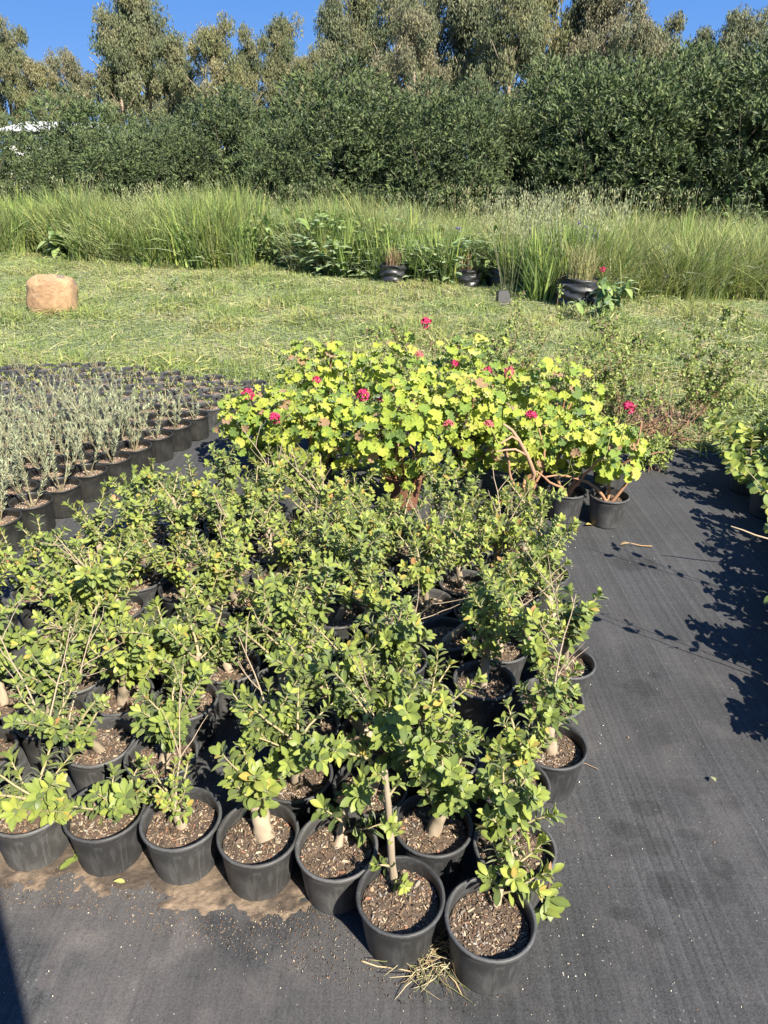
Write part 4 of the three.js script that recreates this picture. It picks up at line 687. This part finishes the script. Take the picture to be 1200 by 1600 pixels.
{ // dry grass bundle between the two front pots, single leaves, twigs
  const r = rng(6), p = at(668, 1515), t = thing('dry_grass_clump', 'clump of dry straw and grass lying before the gap of the front pots', 'dry grass', p), g = new Geo();
  for (let k = 0; k < 110; k++) { const q = path(r, V((r() - 0.5) * 0.10, 0.004 + 0.03 * r(), (r() - 0.6) * 0.09), V(r() - 0.5, (r() - 0.5) * 0.25, (r() - 0.5) * 0.8), 0.03 + 0.07 * r(), 4, 0.5); for (const v of q) v.y = Math.max(0.003, v.y); g.tube(q, [0.0012, 0.001, 0.0009, 0.0005], 3, pick(r, [[0.42, 0.35, 0.2], [0.3, 0.22, 0.12], [0.5, 0.44, 0.28], [0.2, 0.22, 0.08]])); }
  tag(mesh('straw', g.build(), bark, t), null, null, null, 'stuff');
  const litter = (name, label, cat, pts, rad, col) => { const q = pts.map(([x, y, h]) => at(x, y, h ?? 0.004)); const o = q[0].clone(); const tw = thing(name, label, cat, o); mesh('stem', new Geo().tube(q.map((v) => v.sub(o)), q.map((_, k) => rad * (1 - 0.12 * k)), 5, col).build(), bark, tw); return tw; };
  litter('fallen_twig', 'long thin pale twig curving in front of the second front pot', 'twig', [[567, 1502], [590, 1510], [620, 1513], [650, 1520, 0.01], [668, 1530]], 0.0022, [0.42, 0.33, 0.2]);
  litter('fallen_twig', 'short pale twig sticking from the dry grass clump to the mat', 'twig', [[697, 1518, 0.012], [712, 1535], [722, 1556]], 0.0022, [0.40, 0.3, 0.17]);
  litter('fallen_twig', 'thin brown rootlet lying on the mat beside the path-side pots', 'twig', [[872, 1183, 0.02], [895, 1190], [915, 1193], [935, 1202]], 0.0016, [0.36, 0.24, 0.16]);
  litter('fallen_twig', 'small straw stalk lying in front of the shaded front pots', 'twig', [[52, 1366], [62, 1355], [73, 1342, 0.01]], 0.0014, [0.5, 0.44, 0.28]);
  const lf = (label, px, py, L, col, turn, stalk) => { const o = at(px, py, 0.006), tw = thing('fallen_leaf', label, 'leaf', o, turn), m = mesh('blade', OBG[1], leafMat(col, 0.95, 0, 0.2), tw); m.scale.setScalar(L); m.position.y = 0.012; if (stalk) mesh('stalk', new Geo().tube([V(0, 0.012, 0), V(-0.05, 0.003, 0.004), V(-0.1, 0.003, 0.012)], [0.002, 0.0025, 0.003], 5, [0.4, 0.25, 0.12]).build(), bark, tw); };
  lf('dry tan leaf with its stalk lying on the weed mat near the corner pot', 985, 852, 0.05, [0.42, 0.30, 0.15], 2.9, true);
  lf('yellow curled leaf lying under the corner geranium pot', 915, 823, 0.055, [0.5, 0.36, 0.07], 0.6);
  lf('small pale green leaf lying on the spilled soil', 178, 1382, 0.028, [0.36, 0.36, 0.12], 0.2);
  lf('narrow pale leaf scrap lying alone on the path mat', 1117, 1226, 0.03, [0.34, 0.34, 0.16], 1.5);
  const sp = thing('fallen_sprig', 'small green sprig lying before the low round shrub', 'sprig', at(112, 1350)); { const q = rng(9); mesh('stem', new Geo().tube([V(0, 0.006, 0), V(0.02, 0.012, -0.03), V(0.03, 0.02, -0.05)], [0.002, 0.002, 0.0015], 5, TWIG).build(), bark, sp); for (let k = 0; k < 5; k++) { const m = mesh('leaf', OBG[k], TONEM[3], sp); frame(V(0.01 + 0.005 * k, 0.012, -0.012 * k), V(q() - 0.7, 0.2, q() - 0.3), V(0, 1, 0), 0.04).decompose(m.position, m.quaternion, m.scale); } }
  const rb = thing('trailing_sprig', 'leafy sprig on a dark stem trailing onto the path beside the front corner pots', 'sprig', at(838, 1440)); { const q = rng(12), pts = [[838, 1445, 0.004], [853, 1410, 0.03], [860, 1375, 0.05], [852, 1340, 0.07], [835, 1318, 0.1]].map(([x, y, h]) => at(x, y, h).sub(rb.position)); mesh('stem', new Geo().tube(pts, [0.0025, 0.0025, 0.0025, 0.002, 0.002], 5, [0.12, 0.07, 0.05]).build(), bark, rb); for (let k = 0; k < 18; k++) { const f = q() * 3.99, i = Math.floor(f), m = mesh('leaf', OBG[k % 6], TONEM[2 + k % 3], rb); frame(pts[i].clone().lerp(pts[i + 1], f - i), rdir(q, 0.2), V(0.1, 1, 0.2), 0.04 + 0.02 * q()).decompose(m.position, m.quaternion, m.scale); } }
}

// ------------------------------------------------------------------ the shed behind the photographer, known by its straight shadow at the near corner
{
  const t = thing('garden_shed', 'timber shed behind the viewpoint, seen only by its straight shadow', 'shed', V(0, 0, 0)), wood = new THREE.MeshStandardMaterial({ color: new THREE.Color().setRGB(0.22, 0.15, 0.09), roughness: 0.85 }), X1 = 0.325, X0 = -2.6, Z = 0.6, Hh = 2.6;
  mesh('wall', new THREE.BoxGeometry(X1 - X0, Hh, 0.08).translate((X0 + X1) / 2, Hh / 2, Z + 0.05), wood, t);
  const bd = new THREE.BoxGeometry(0.14, Hh - 0.02, 0.02); for (let x = X0 + 0.08; x < X1; x += 0.15) { const m = mesh('board', bd, wood, t); m.position.set(x, Hh / 2, Z - 0.005); }
  for (const x of [X0 + 0.04, X1 - 0.04]) mesh('side_wall', new THREE.BoxGeometry(0.076, Hh, 2.2).translate(x, Hh / 2, Z + 1.2), wood, t);
  mesh('roof', new THREE.BoxGeometry(X1 - X0 + 0.02, 0.06, 2.4).translate((X0 + X1) / 2, Hh + 0.035, Z + 1.18), wood, t);
}

renderer.render(scene, camera);
